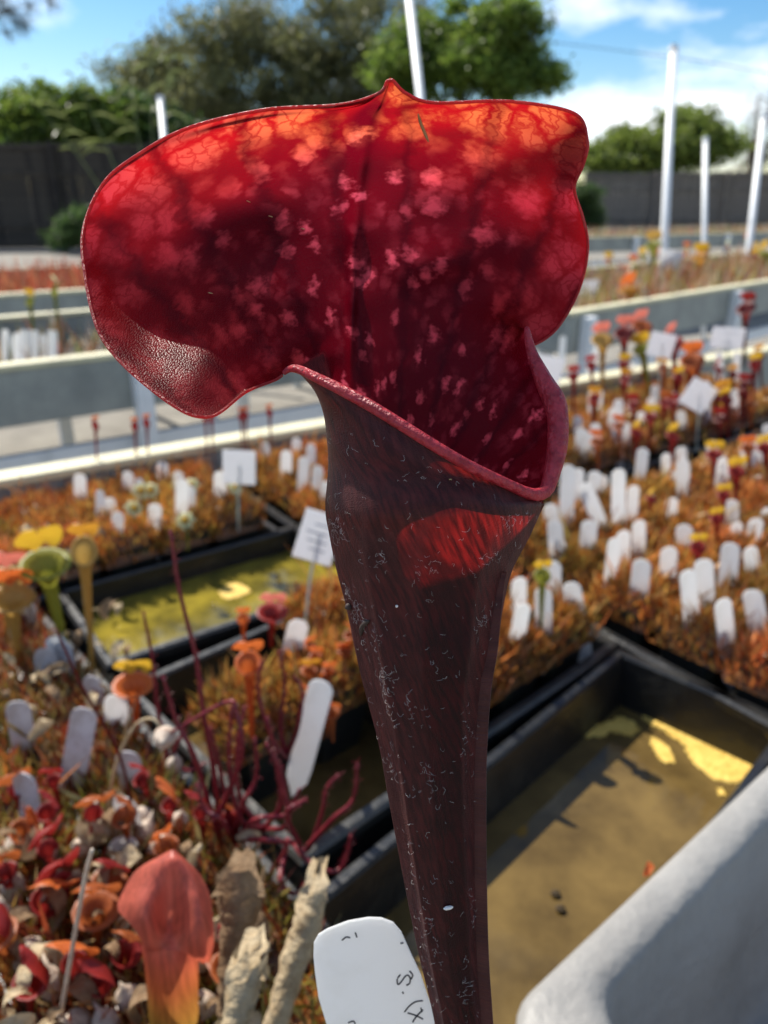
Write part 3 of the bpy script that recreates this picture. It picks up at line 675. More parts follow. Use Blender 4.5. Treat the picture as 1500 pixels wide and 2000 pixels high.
def into_pots(B):
    a, b = toAB(B); best = None
    for k_ in POT_LABEL:
        a0, a1, b0, b1, an = TR[k_]; ca, cb = (a0+a1)/2, (b0+b1)/2; x, y = a-ca, b-cb; x, y = x*math.cos(an)+y*math.sin(an), -x*math.sin(an)+y*math.cos(an)
        cx_, cy_ = np.clip(x, -(a1-a0)/2+.032, (a1-a0)/2-.032), np.clip(y, -(b1-b0)/2+.032, (b1-b0)/2-.032); ds = (x-cx_)**2+(y-cy_)**2
        if best is None or ds < best[0]: best = (ds, AB(ca+cx_*math.cos(an)-cy_*math.sin(an), cb+cx_*math.sin(an)+cy_*math.cos(an), B[2]))
    return best[1] if best[0] < .01 else B
def put_tag(xt, yt, xb, yb, label, group, kind=0, z=.872, yaw=None):
    T, B = stand_pts(xt, yt, xb, yb, z)
    if z > .85 and B[1] < 1.75:
        B2 = into_pots(B); T = T+(B2-B); B = B2
    o = obj('plant_tag', TAGM[kind])
    frame_from(o, T, B, random.uniform(-.55, .35) if yaw is None else yaw)
    tag(o, label, 'plant tag', group); return o
c7 = [(525,20,515,300),(600,110,690,330),(655,50,650,180),(770,40,770,340),(845,120,835,280),(1035,180,1020,300),(1085,0,1085,150),(440,210,440,330),(425,300,435,470),(630,290,615,460),(870,290,870,430),(795,340,790,490),
      (712,390,690,600),(1095,310,1080,440),(482,470,475,650),(1018,420,1010,580),(1345,300,1345,390),(1445,280,1425,400),(1320,400,1300,610),(1410,420,1430,560),(365,420,365,500),(862,490,845,660),(700,590,720,715),(285,570,285,745),
      (1185,480,1195,725),(995,580,1020,825),(1420,630,1450,800),(1265,680,1285,860),(570,690,565,885),(470,770,430,965),(1320,190,1320,285),(185,850,175,1080),(1492,230,1492,300)]
c6 = [(690,650,620,810),(765,780,765,885),(832,770,830,850),(1050,910,1050,990),(640,910,640,1010),(675,900,670,990),(770,950,770,1080),(832,960,832,1010),(570,1030,570,1090),(590,1090,585,1185),(832,1070,830,1135),(735,1140,715,1215),
      (612,1240,610,1320),(865,1180,845,1335),(990,1210,990,1300),(1085,1240,1085,1400),(1340,890,1340,1060),(1430,920,1430,1010),(1395,1160,1380,1250),(525,1270,515,1420),(660,1310,650,1390),(1260,1290,1260,1360),(1262,720,1262,845),(1350,720,1340,865),
      (500,640,490,760),(1170,1030,1175,1080),(1460,1060,1455,1120),(950,880,945,960),(880,1010,880,1060)]
LTG = 'white plastic plant tag standing in the thick cluster of tags behind the brown water tray'
for (a, b, c, d_) in c7: put_tag(900+a/2.5, 900+b/2.5, 900+c/2.5, 900+d_/2.5, LTG, 'tags in the crowded moss trays', 0 if random.random() < .8 else 1)
for (a, b, c, d_) in c6: put_tag(900+a/2.5, 400+b/2.5, 900+c/2.5, 400+d_/2.5+6, LTG, 'tags in the crowded moss trays', 1)
for _ in range(12):
    x, y = random.uniform(1095, 1500), random.uniform(795, 960)
    put_tag(x+random.uniform(-5, 5), y-random.uniform(28, 60), x, y, LTG, 'tags in the crowded moss trays', 1)
s3 = 2.143
c3a = [(335,590,335,700),(420,660,420,775),(460,690,460,765),(537,580,535,660),(585,610,585,700),(518,770,512,860),(680,540,680,610),(745,580,745,660),(797,640,795,750),(842,670,838,835),(667,730,665,815)]
c3b = [(920,580,920,705),(1110,460,1110,540),(1242,440,1240,510),(1302,465,1300,560),(1182,495,1180,610),(1218,530,1212,660),(1292,565,1285,690),(1350,650,1345,735)]
for (a, b, c, d_) in c3a: put_tag(a/s3, 650+b/s3, c/s3, 650+d_/s3, 'white plastic plant tag in the back tray with the cream flowers', 'tags in the cream flower tray', 1)
for (a, b, c, d_) in c3b: put_tag(a/s3, 650+b/s3, c/s3, 650+d_/s3, 'white plastic plant tag in the moss tray beside the algae water', 'tags beside the algae tray', 1)
c4 = [(190,250,190,380,2,'grey tag among the yellow pitchers, shortest and set behind the others'),(262,185,310,335,0,'clean white tag leaning among the yellow pitchers'),(320,200,340,335,2,'grey tag close behind a clean leaning one'),
      (405,360,405,480,2,'short grey tag by the yellow headed orange pitcher'),(70,470,100,650,2,'grey dirt speckled tag tilted over beside an orange stem'),(358,500,300,815,2,'long grey tag leaning in the olive moss, darkest face of the left tray'),
      (515,430,520,590,0,'white tag directly under the bright yellow pitcher mouth'),(95,770,140,1010,2,'broad grey lilac tag with lit rim above the red pitchers'),(1340,390,1240,770,0,'long clean white tag leaning among the forked red sundews'),
      (1255,130,1205,335,0,'clean white tag behind the sundews at the rim of the algae tray'),(530,680,560,860,2,'greyish tag behind a curled dry flower'),(515,870,560,1050,0,'white tag fallen low beside pale bulbs'),(500,1040,540,1135,0,'short white tag end lying in the red pitchers'),
      (190,30,185,130,2,'faint grey tag behind the tall tan pitcher')]
for (a, b, c, d_, kd, lb) in c4: put_tag(a/s3, 1150+b/s3, c/s3, 1150+d_/s3, lb, None, kd, .858, random.uniform(-.3, .2))
# tags on the bench across the aisle
for k in range(9):
    x = 8+k*13+random.uniform(-4, 4); put_tag(x, 648+random.uniform(-6, 8), x, 688, 'small white tag on the boarded bench across the aisle', 'tags on the bench across the aisle', 1, .88)
# ------------------------------------------------------------------ cards on stakes
def card_sign(x, y, w, h, tilt, xb, yb, label, z=.872, lines=0, back=0.0):
    T, B = stand_pts(x, y, xb, yb, z); d_ = axd(T); t = empty('card_sign', B); tag(t, label, 'sign')
    cw, ch = w/F*d_, h/F*d_
    cm = box_mesh('card', cw, .0009, ch, M['card'], .0003, seg=1)
    co = obj('card', cm, t, T-B-np.array([0, 0, 0])); co.rotation_euler = (R(-back), R(tilt), random.uniform(-.15, .1))
    for k in range(lines):
        ln = obj('print_line', box_mesh('print_line', cw*random.uniform(.3, .55), .0002, ch*.03, M['print']), co, (random.uniform(-.08, .08)*cw, -.00065, ch*(.25-.5*k/max(lines-1, 1))))
    P_ = np.array([np.array([0, .002, -.03]), (T-B)*.5+np.array([0, .002, 0]), T-B+np.array([0, .0025, ch*.1])]); v_, f_ = tube_geo(P_, .0016, 6); obj('stake', mesh('stake', v_, f_, M['clear']), t)
card_sign(467, 913, 64, 70, 4, 462, 1000, 'blank white square card on a stake between the two back moss trays')
card_sign(622, 1050, 78, 108, 18, 588, 1215, 'white printed card on a clear stake beside the maroon tube', lines=4)
card_sign(1292, 674, 50, 46, 10, 1288, 800, 'tilted white card beside the yellow pitcher near the white corner leg')
card_sign(1421, 660, 64, 40, 3, 1425, 800, 'lilac white card under the flared red pitcher', lines=2)
card_sign(1364, 773, 58, 56, 28, 1366, 850, 'white card turned like a diamond above the tag cluster')
card_sign(1062, 745, 60, 100, 12, 1062, 830, 'large white card half hidden by the maroon lip')
card_sign(1310, 507, 42, 34, 10, 1310, 556, 'round cornered white card among the yellow pitchers on the bench with the corner leg', z=.80)
card_sign(1152, 566, 40, 36, -6, 1150, 596, 'white card on the bench by the edge of the red hood', z=.82)
# ------------------------------------------------------------------ small pitchers
def pitch_meshes(mt, mh, flare=.075, hoodw=.10, lip=.03, hoodl=.2):
    nz_, na = 14, 12; V = []; Fc = []
    for i in range(nz_):
        z = i/(nz_-1); r = .018+.030*z**1.5+(flare-.048)*max(0, (z-.72)/.28)**2.2
        for j in range(na):
            a = 2*math.pi*j/na; V.append((r*math.cos(a), r*.9*math.sin(a), z*(.93+.07*math.sin(a)*z)+.015*z*math.sin(3*a)*0))
    for i in range(nz_-1):
        for j in range(na): Fc.append([i*na+j, i*na+(j+1) % na, (i+1)*na+(j+1) % na, (i+1)*na+j])
    # rolled lip
    o = len(V)
    for dr, dz in ((lip*.6, .006), (lip, -.012)):
        for j in range(na):
            a = 2*math.pi*j/na; V.append(((flare+dr)*math.cos(a), (flare+dr)*.9*math.sin(a), (.93+.07*math.sin(a))+dz))
    p_ = (nz_-1)*na
    for q in range(2):
        s0 = p_ if q == 0 else o
        for j in range(na): Fc.append([s0+j, s0+(j+1) % na, o+q*na+(j+1) % na, o+q*na+j])
    me1 = mesh('tube', V, Fc, mt, True)
    V = []; Fc = []; nu2, nv2 = 9, 9
    for i in range(nv2):
        v2 = i/(nv2-1); w = hoodw*(.42+.75*math.sin(math.pi*min(1, .06+.95*v2))**.8) if i < nv2-1 else .012
        for j in range(nu2):
            u = -1+2*j/(nu2-1); V.append((w*u, .9*flare-.01-hoodl*.55*v2**1.6-.25*w*u*u*(1-v2), .99+hoodl*(v2-.38*v2*v2)+.02*math.sin(4*u+5*v2)))
    for i in range(nv2-1):
        for j in range(nu2-1): Fc.append([i*nu2+j, i*nu2+j+1, (i+1)*nu2+j+1, (i+1)*nu2+j])
    return me1, mesh('hood', V, Fc, mh, True)
def pm(nm, c, c2, tc_=None): return mat(nm, c, .45, .4, (160, c2, .4, .7), None, .4, 0, 0, tc_)
PC = dict(yellow=pm('yellow_pitcher', (.62, .42, .03), (.5, .22, .03)), gold=pm('gold_pitcher', (.55, .30, .03), (.42, .12, .02)), red=pm('red_pitcher', (.30, .025, .02), (.2, .012, .015)), dark=pm('dark_red_pitcher', (.13, .012, .016), (.2, .03, .02)),
          green=pm('green_pitcher', (.22, .24, .03), (.34, .30, .04)), orange=pm('orange_pitcher', (.60, .16, .03), (.5, .08, .03)), pink=pm('pink_pitcher', (.62, .20, .15), (.5, .1, .07)), tan=pm('tan_pitcher', (.50, .32, .08), (.36, .2, .05)),
          cream=pm('cream_petal', (.70, .70, .42), (.6, .62, .3)), rust=pm('rust_pitcher', (.42, .12, .03), (.3, .06, .02)))
PMESH = {}
def small_pitcher(xt, yt, xb, yb, tube, hood, label, group=None, z=.868, s=1.0, yaw=None, **kw):
    key = (tube, hood, tuple(sorted(kw.items())))
    if key not in PMESH: PMESH[key] = pitch_meshes(PC[tube], PC[hood], **kw)
    T, B = stand_pts(xt, yt, xb, yb, z); h = float(np.linalg.norm(T-B))
    e = empty('pitcher_plant'); a, b = obj('tube', PMESH[key][0], e), obj('hood', PMESH[key][1], e)
    zc = Vector(T-B).normalized(); yw = random.uniform(-.9, .9) if yaw is None else yaw
    xr = Vector((math.cos(yw), math.sin(yw), 0)); y = zc.cross(xr).normalized(); x = y.cross(zc).normalized()
    mw = Matrix(((x.x, y.x, zc.x, B[0]), (x.y, y.y, zc.y, B[1]), (x.z, y.z, zc.z, B[2]), (0, 0, 0, 1))); e.matrix_world = mw
    hh = h/1.12; k = s*.15
    for o_ in (a, b): o_.scale = (k, k, hh if o_ is a else k*1.0)
    b.location = (0, 0, hh-k*.97)
    tag(e, label, 'pitcher plant', group); return e
GY = 'pitchers by the back board'
def c6p(x, y): return 900+x/2.5, 400+y/2.5
def c7p(x, y): return 900+x/2.5, 900+y/2.5
for (x, y, ln) in ((800,770,190),(1070,835,180),(930,1030,170),(1040,1120,190),(1290,940,200),(1240,1210,180),(1350,1290,200),(1440,765,220),(860,1110,150),(1480,1180,170)):
    q = c6p(x, y); small_pitcher(q[0], q[1]-12, q[0]+random.uniform(-10, 10), q[1]+ln/2.5, 'red', 'yellow', 'slender red pitcher with yellow hood rising through the tag cluster', GY, s=.78)
for (x, y, ln) in ((930,190,110),(1285,160,180),(1160,400,260),(1250,280,150),(400,530,300)):
    q = c7p(x, y); small_pitcher(q[0], q[1]-12, q[0]+random.uniform(-6, 6), q[1]+ln/2.5, 'red' if x != 400 else 'green', 'yellow', 'slender red pitcher with yellow hood rising through the tag cluster' if x != 400 else 'thin green pitcher with yellow hood close beside the maroon tube', GY if x != 400 else None, s=.55)
for (x, y, ln) in ((770,1075,160),(1400,180+1000,170),(660,1150,150)):
    q = c6p(x, y); small_pitcher(q[0], q[1]-12, q[0]+5, q[1]+ln/2.5, 'rust', 'orange', 'short rust pitcher with orange hood among the white tags', 'rust pitchers in the tag cluster', s=.7)
q = c6p(890, 690); small_pitcher(q[0]-6, q[1]-14, q[0]+14, q[1]+95, 'green', 'yellow', 'broad bright yellow pitcher hood beside a tilted white card', None, s=1.2)
for (x, y, tb, hd, lb) in ((1395,470,'dark','red','tall dark red pitcher with flared red mouth above a lilac card'),(800,590,'dark','pink','dark pitcher with pink red mouth behind the yellow one'),(690,625,'tan','pink','pale stemmed pitcher with salmon mouth by the white corner leg'),
                         (885,560,'rust','pink','pitcher with pink mouth rising against the boarded bench'),(1040,625,'red','pink','red pitcher with pink mouth just behind a tilted card'),(1130,725,'rust','orange','rust orange pitcher between two white cards')):
    q = c6p(x, y); small_pitcher(q[0], q[1]-12, q[0]+random.uniform(-6, 6), q[1]+130, tb, hd, lb, None, s=1.15, flare=.11)
for k in range(26):
    x, y = random.uniform(1120, 1495), random.uniform(740, 850); tb = random.choice(['red', 'dark', 'rust', 'red'])
    small_pitcher(x+random.uniform(-8, 8), y-random.uniform(40, 90), x, y+20, tb, random.choice(['rust', 'red', 'gold']), 'slim reddish pitcher in the crowd below the cream back board', 'reddish pitchers below the back board', s=.7)
# on the bench with the corner leg
for (x, y, ln, tb, hd, lb) in ((828,420,60,'gold','orange','orange gold pitcher clump leaning over the bench edge'),(940,190,80,'green','tan','tall olive pitcher standing on the bench with the corner leg'),(1170,255,60,'gold','yellow','gold pitcher with yellow hood on the bench with the corner leg'),(1490,240,60,'green','yellow','green and yellow pitcher at the far stretch of the bench with the corner leg')):
    q = c6p(x, y); small_pitcher(q[0], q[1]-14, q[0], q[1]+ln, tb, hd, lb, None, z=.80, s=2.6, flare=.10)
for k in range(16):
    x = random.uniform(1150, 1500); y = 570-(x-1110)*.13+random.uniform(-30, 8)
    small_pitcher(x, y-random.uniform(20, 50), x, y+6, random.choice(['rust', 'green', 'tan', 'red']), random.choice(['orange', 'pink', 'cream', 'yellow']), 'small mixed pitcher crowded on the bench with the corner leg', 'pitchers on the bench with the corner leg', z=.80, s=1.7)
# left tray
def L4(x, y): return x/s3, 1150+y/s3
def L3(x, y): return x/s3, 650+y/s3
small_pitcher(78, 1062, 128, 1270, 'green', 'yellow', 'green pitcher with broad bright yellow hood over the left tray', None, .86, 1.25, .5, flare=.10)
small_pitcher(20, 1140, 36, 1290, 'tan', 'orange', 'tan pitcher with glowing orange mouth below a pink one', None, .86, 1.1, .2, flare=.1)
small_pitcher(14, 1105, 18, 1260, 'tan', 'pink', 'pitcher with pale pink hood behind the orange mouthed one', None, .86, 1.1, .2, flare=.1)
small_pitcher(160, 1020, 182, 1320, 'tan', 'gold', 'tall thin tan yellow pitcher beside the broad yellow hood', None, .86, .75, .3)
small_pitcher(258, 1318, 268, 1420, 'orange', 'yellow', 'short orange stem with frilled bright yellow mouth', None, .86, .9, .1, flare=.10)
small_pitcher(484, 1262, 492, 1440, 'orange', 'orange', 'orange pitcher with pointed hood among the forked sundews', None, .868, .7, .2)
small_pitcher(474, 1190, 478, 1290, 'orange', 'orange', 'thin orange spike at the rim of the algae tray', None, .868, .4, .2)
small_pitcher(532, 1180, 530, 1262, 'red', 'pink', 'short red stem with round salmon head at the rim of the algae tray', None, .868, .75, .1, flare=.11)
small_pitcher(606, 1302, 604, 1345, 'rust', 'gold', 'tiny rust stem with gold bud behind the long white tag', None, .868, .55, .1)
for k in range(12):
    x, y = random.uniform(600, 690), random.uniform(1290, 1500); small_pitcher(x+random.uniform(-5, 5), y-random.uniform(35, 80), x, y, 'rust', 'orange', 'thin rust orange pitcher in the moss beside the maroon tube', 'rust pitchers beside the maroon tube', s=.4)
for k, x in enumerate((185, 262, 285, 400, 412, 470, 478, 525)):
    yb = 960-x*.12; small_pitcher(x, 830-random.uniform(0, 20)-x*.05, x+6, yb, 'red', 'rust', 'thin red stem rising past the cream back board', 'thin red stems by the back board', s=.35)
# red low pitchers, bottom left
LOW = [(20,1870,1.1),(70,1800,1.2),(140,1760,1.0),(190,1830,1.3),(60,1960,1.2),(150,1930,1.0),(210,1760,1.1),(30,1740,1.0),(110,1700,1.0),(20,1660,1.0),(95,1640,.9),(180,1640,.9),(430,1930,1.0),(460,1640,.9),(200,1960,1.0),(255,1650,.9),(300,1560,.8),(330,1620,.9),(440,1900,1.1),(225,1900,1.0),(400,1640,.8),(350,1700,.8),(120,1560,.7),(50,1590,.8)]
for k, (x, y, s_) in enumerate(LOW):
    hd = ['red', 'orange', 'red', 'rust'][k % 4]
    small_pitcher(x+random.uniform(-35, 35), y-random.uniform(45, 75), x, y+20, 'red' if k % 3 else 'rust', hd, 'squat red pitcher in the litter of the left tray', 'squat red pitchers in the left tray', .86, .62*s_, random.uniform(-1.2, 1.2), **[dict(flare=.095, lip=.02), dict(flare=.085, lip=.012, hoodw=.12), dict(flare=.07, lip=.01, hoodw=.14, hoodl=.3)][k % 3])
# cream flowers
def flower_mesh():
    V = []; Fc = []
    for k in range(7):
        a = 2*math.pi*k/7; o = len(V)
        for i in range(4):
            t_ = i/3; r = .004+.016*t_; w = .0075*math.sin(math.pi*(.2+.75*t_)); z = .006*t_*(1-t_)*3-.004*t_*t_
            for s_ in (-1, 1): V.append((r*math.cos(a)-s_*w*math.sin(a), r*math.sin(a)+s_*w*math.cos(a), z))
        for i in range(3): Fc.append([o+2*i, o+2*i+1, o+2*i+3, o+2*i+2])
    return mesh('petals', V, Fc, PC['cream'], True)
FLM = flower_mesh(); bs = bmesh.new(); bmesh.ops.create_icosphere(bs, subdivisions=2, radius=.006); CEN = bm_mesh('flower_centre', bs, PC['yellow'], True)
for (x, y) in ((630, 660), (560, 735), (775, 785), (800, 640), (590, 662), (985, 650)):
    q = L3(x, y); T, B = stand_pts(q[0], q[1], q[0]+4, q[1]+45, .868); e = empty('flower', B); tag(e, 'cream flower on a short stem in the back tray', 'flower', 'cream flowers in the back tray')
    o = obj('petals', FLM, e, T-B); o.scale = (.62,)*3; o.rotation_euler = (R(50), R(random.uniform(-20, 20)), random.random()); obj('flower_centre', CEN, e, T-B)
    v_, f_ = tube_geo(np.array([[0, 0, -.01], (T-B)*.5+[.001, 0, 0], T-B]), .0012, 5); obj('stem', mesh('stem', v_, f_, PC['green']), e)
# ------------------------------------------------------------------ forked red sundews
M['sundew'] = mat('sundew_red', (.20, .014, .03), .35, .5, (220, (.34, .05, .05), .45, .7), None, .3)
def sundew(label, strands, zb=.868, group=None, r=.0021, hairs=70):
    b0 = strands[0][0]; B = Pz(b0[0], b0[1], zb); e = empty('forked_sundew', B); tag(e, label, 'sundew', group); g = np.random.default_rng(int(b0[0]))
    for si, st in enumerate(strands):
        y0 = B[1]; P_ = []
        for i, (x, y) in enumerate(st):
            rr_ = ray(x, y); P_.append(C0+rr_*((y0-.012*si*(i > 0)+.004*i)/rr_[1]))
        P_ = crs(np.array(P_), 7)-B; n_ = len(P_)
        parts = [tube_geo(P_, np.linspace(r, r*.45, n_), 7)]
        for k in range(hairs):
            p_ = P_[g.integers(n_//4, n_)]; dr = g.normal(0, 1, 3); dr /= np.linalg.norm(dr); ln = g.uniform(.002, .0045)
            parts.append(tube_geo(np.array([p_, p_+dr*ln*.6, p_+dr*ln]), np.array([.00016, .00013, .0003]), 3, False))
        v_, f_ = join_geo(parts); obj('frond', mesh('frond', v_, f_, M['sundew'], True), e)
sundew('tall dark red sundew stem rising past the algae tray', [[(432,1660),(418,1510),(396,1385),(384,1290),(350,1150),(333,1035)], [(428,1640),(380,1480),(345,1410),(318,1320)], [(424,1600),(470,1480),(462,1390),(440,1372),(335,1430)]], .86)
sundew('forked red sundew with a looping frond in front of the long white tag', [[(515,1625),(470,1560),(462,1470),(478,1380)], [(515,1620),(548,1570),(540,1490),(522,1400)], [(512,1620),(470,1600),(448,1500),(452,1380)], [(520,1620),(560,1610),(552,1520),(520,1450)]])
sundew('red sundew forking over the edge of the brown water tray', [[(560,1640),(600,1660),(628,1590),(638,1540),(662,1512)], [(600,1655),(650,1600),(690,1560),(698,1490)], [(575,1650),(610,1690),(655,1702),(676,1675),(686,1630)], [(560,1645),(548,1720),(575,1745),(600,1720)], [(585,1650),(560,1590),(600,1560)]])
sundew('bushy red sundew clump between the orange pitcher and the long white tag', [[(455,1640),(440,1560),(425,1480),(410,1420)], [(458,1640),(475,1570),(500,1520),(498,1440)], [(460,1640),(500,1600),(560,1590),(585,1540)], [(455,1640),(430,1600),(400,1580),(385,1530)], [(462,1640),(520,1640),(560,1650),(540,1690)]])
sundew('red sundew with upright hooked fronds at the rim of the algae tray', [[(560,1480),(548,1420),(556,1340),(545,1270)], [(560,1480),(582,1420),(590,1350),(575,1320)], [(558,1480),(530,1440),(505,1350),(512,1290)]])
sundew('thin red sundew strands curling beside the pale bulbs', [[(330,1490),(310,1400),(298,1290),(280,1195)], [(330,1490),(352,1440),(372,1395)], [(335,1490),(370,1505),(400,1490)]], .86)
# ------------------------------------------------------------------ orange pitcher near the tub side of the left tray
def patch(rows_, nu2=8, nv2=8):
    C_ = np.array([[W(x, y, d_) for x, y, d_ in r_] for r_ in rows_]); A_ = np.stack([crs(C_[:, j], nv2) for j in range(C_.shape[1])], 1)
    G_ = np.stack([crs(a_, nu2) for a_ in A_]); n_, m_ = G_.shape[:2]; i_ = np.arange(n_*m_).reshape(n_, m_)
    return G_.reshape(-1, 3), np.stack([i_[:-1, :-1], i_[:-1, 1:], i_[1:, 1:], i_[1:, :-1]], -1).reshape(-1, 4)
def grad_mat():
    m = bpy.data.materials.new('coral_to_green_leaf'); m.use_nodes = True; t = m.node_tree; p = t.nodes['Principled BSDF']; out = t.nodes['Material Output']; l = t.links.new
    g_ = N(t, 'ShaderNodeNewGeometry'); s_ = N(t, 'ShaderNodeSeparateXYZ'); l(g_.outputs['Position'], s_.inputs[0])
    tcn = N(t, 'ShaderNodeTexCoord'); mp_ = N(t, 'ShaderNodeMapping'); mp_.inputs['Scale'].default_value = (420, 420, 18); l(tcn.outputs['Object'], mp_.inputs[0])
    nz_ = N(t, 'ShaderNodeTexNoise'); nz_.inputs['Scale'].default_value = 1; nz_.inputs['Detail'].default_value = 4; l(mp_.outputs[0], nz_.inputs['Vector'])
    n2 = N(t, 'ShaderNodeTexNoise'); n2.inputs['Scale'].default_value = 55; n2.inputs['Detail'].default_value = 4; l(tcn.outputs['Object'], n2.inputs['Vector'])
    zt_, zb_ = float(W(335, 1660, .38)[2]), float(W(335, 2040, .395)[2])
    r_ = N(t, 'ShaderNodeMapRange'); r_.inputs[1].default_value = zb_; r_.inputs[2].default_value = zt_; l(s_.outputs[2], r_.inputs[0])
    ad_ = N(t, 'ShaderNodeMath', operation='MULTIPLY_ADD'); l(n2.outputs[0], ad_.inputs[0]); ad_.inputs[1].default_value = .14; l(r_.outputs[0], ad_.inputs[2])
    c_ = N(t, 'ShaderNodeValToRGB'); e_ = c_.color_ramp.elements; e_[0].position = .10; e_[0].color = (.26, .24, .04, 1); e_[1].position = .62; e_[1].color = (.66, .135, .075, 1)
    for ps, cl in ((.30, (.52, .25, .05, 1)), (.46, (.60, .17, .055, 1)), (.90, (.66, .15, .10, 1))): q_ = e_.new(ps); q_.color = cl
    l(ad_.outputs[0], c_.inputs[0])
    mx_ = N(t, 'ShaderNodeMix', data_type='RGBA', blend_type='MULTIPLY'); mx_.inputs[0].default_value = .55; l(c_.outputs[0], mx_.inputs[6])
    v_ = N(t, 'ShaderNodeMapRange'); v_.inputs[1].default_value = .35; v_.inputs[2].default_value = .65; v_.inputs[3].default_value = .45; v_.inputs[4].default_value = 1.1; l(nz_.outputs[0], v_.inputs[0]); l(v_.outputs[0], mx_.inputs[7])
    l(mx_.outputs[2], p.inputs['Base Color']); p.inputs['Roughness'].default_value = .42
    tr_ = N(t, 'ShaderNodeBsdfTranslucent'); l(mx_.outputs[2], tr_.inputs[0]); ms_ = N(t, 'ShaderNodeMixShader'); ms_.inputs[0].default_value = .5; l(p.outputs[0], ms_.inputs[1]); l(tr_.outputs[0], ms_.inputs[2]); l(ms_.outputs[0], out.inputs[0])
    return m
M['coral'] = grad_mat(); M['ochre'] = M['coral']
e = empty('pitcher_plant', W(335, 2120, .40)); tag(e, 'coral orange pitcher with rounded hood and ochre tube beside a dry stem', 'pitcher plant')
eo = np.array(e.location)
def epart(nm, v_, f_, m_, par): o = obj(nm, mesh(nm, v_-np.array(par.location), f_, m_, True), par); return o
D_ = .385
v_, f_ = patch([[(326,1664,D_-.006),(330,1662,D_-.007),(336,1660,D_-.008),(342,1661,D_-.007),(346,1664,D_-.006)],
                [(268,1698,D_+.000),(302,1690,D_-.010),(340,1684,D_-.013),(366,1690,D_-.009),(386,1702,D_+.002)],
                [(240,1742,D_+.002),(288,1728,D_-.013),(338,1722,D_-.012),(378,1726,D_-.013),(408,1742,D_+.002)],
                [(230,1776,D_-.002),(282,1764,D_-.018),(334,1756,D_-.009),(384,1764,D_-.018),(416,1790,D_-.003)],
                [(256,1806,D_-.012),(288,1800,D_-.019),(332,1794,D_-.006),(384,1806,D_-.020),(418,1836,D_-.010)],
                [(276,1838,D_-.010),(298,1834,D_-.014),(334,1830,D_-.010),(376,1846,D_-.018),(410,1874,D_-.012)],
                [(284,1856,D_-.003),(302,1858,D_-.010),(336,1856,D_-.013),(368,1864,D_-.014),(396,1882,D_-.008)]])
epart('hood', v_, f_, M['coral'], e)
v_, f_ = patch([[(x0, y, D_+dd), (x0+(x1-x0)*.15, y, D_-.008+dd), ((x0+x1)/2, y, D_-.012+dd), (x1-(x1-x0)*.15, y, D_-.008+dd), (x1, y, D_+dd), ((x0+x1)/2, y, D_+.010+dd), (x0, y, D_+dd)]
                for y, x0, x1, dd in ((1842, 276, 384, .0), (1880, 281, 386, 0), (1930, 286, 386, .004), (2000, 292, 386, .008), (2060, 300, 372, .012), (2130, 315, 355, .016))])
epart('tube', v_, f_, M['ochre'], e)
# ------------------------------------------------------------------ dry litter: dead pitchers, curled leaves, bulbs, stems
M['straw'] = mat('straw_dry_leaf', (.52, .42, .27), .8, .2, (120, (.34, .24, .13), .4, .7), (250, .4), .2)
M['brown'] = mat('brown_dry_leaf', (.28, .19, .11), .8, .2, (120, (.17, .10, .05), .4, .7), (250, .4), .2)
M['bulb'] = mat('papery_bulb', (.62, .52, .42), .7, .3, (150, (.42, .26, .18), .45, .75), (200, .3), .2)
def dead_tube(pts, widths, d_, m_, name, label, cat, ragged=.5, wall=True):
    """hollow dry pitcher along a pixel polyline with an open torn mouth"""
    P_ = crs(np.array([W(x, y, d_-.004*i) for i, (x, y) in enumerate(pts)]), 6); n_ = len(P_); wd_ = np.interp(np.linspace(0, 1, n_), np.linspace(0, 1, len(widths)), widths)/F*d_/2
    v_, f_ = tube_geo(P_, wd_, 12, False); v_ = v_.reshape(n_, 12, 3); g = np.random.default_rng(len(label))
    v_ += g.normal(0, .0007, v_.shape); ax = P_[0]-P_[1]; ax /= np.linalg.norm(ax)
    v_[0] += ax*(g.random((12, 1))*.012*ragged); 
    o = empty(name, P_[-1]); tag(o, label, cat); me = mesh('dry_tube', v_.reshape(-1, 3)-P_[-1], f_, m_, True); obj('dry_tube', me, o)
    # a withered flap at the mouth
    a_ = P_[0]; w_ = wd_[0]; V = []; Fc = []
    for i in range(5):
        for j in range(6): 
            u = -1+2*j/5; V.append(a_-P_[-1]+ax*(i*.004)+Rv*w_*(u*(1.1-.15*i))-Dv*(w_*.7-.003*i*i*.3)+g.normal(0, .001, 3))
    for i in range(4):
        for j in range(5): Fc.append([i*6+j, i*6+j+1, (i+1)*6+j+1, (i+1)*6+j])
    obj('withered_flap', mesh('withered_flap', V, Fc, m_, True), o)
dead_tube([(610,1755),(600,1800),(580,1860),(558,1930),(535,2010),(505,2110)], [52,58,54,48,44,36], .40, M['straw'], 'dead_pitcher', 'straw coloured dead pitcher standing beside the white lettered tag', 'dead pitcher')
dead_tube([(470,1735),(466,1790),(455,1850),(448,1910),(445,1980)], [95,72,52,40,34], .41, M['brown'], 'dead_pitcher', 'brown withered pitcher with gaping mouth beside the coral one', 'dead pitcher', 1.0)
dead_tube([(480,1905),(470,1950),(455,2010),(440,2080)], [70,60,48,40], .36, M['straw'], 'dead_pitcher', 'short crumpled straw pitcher at the foot of the coral one', 'dead pitcher', 1.2)
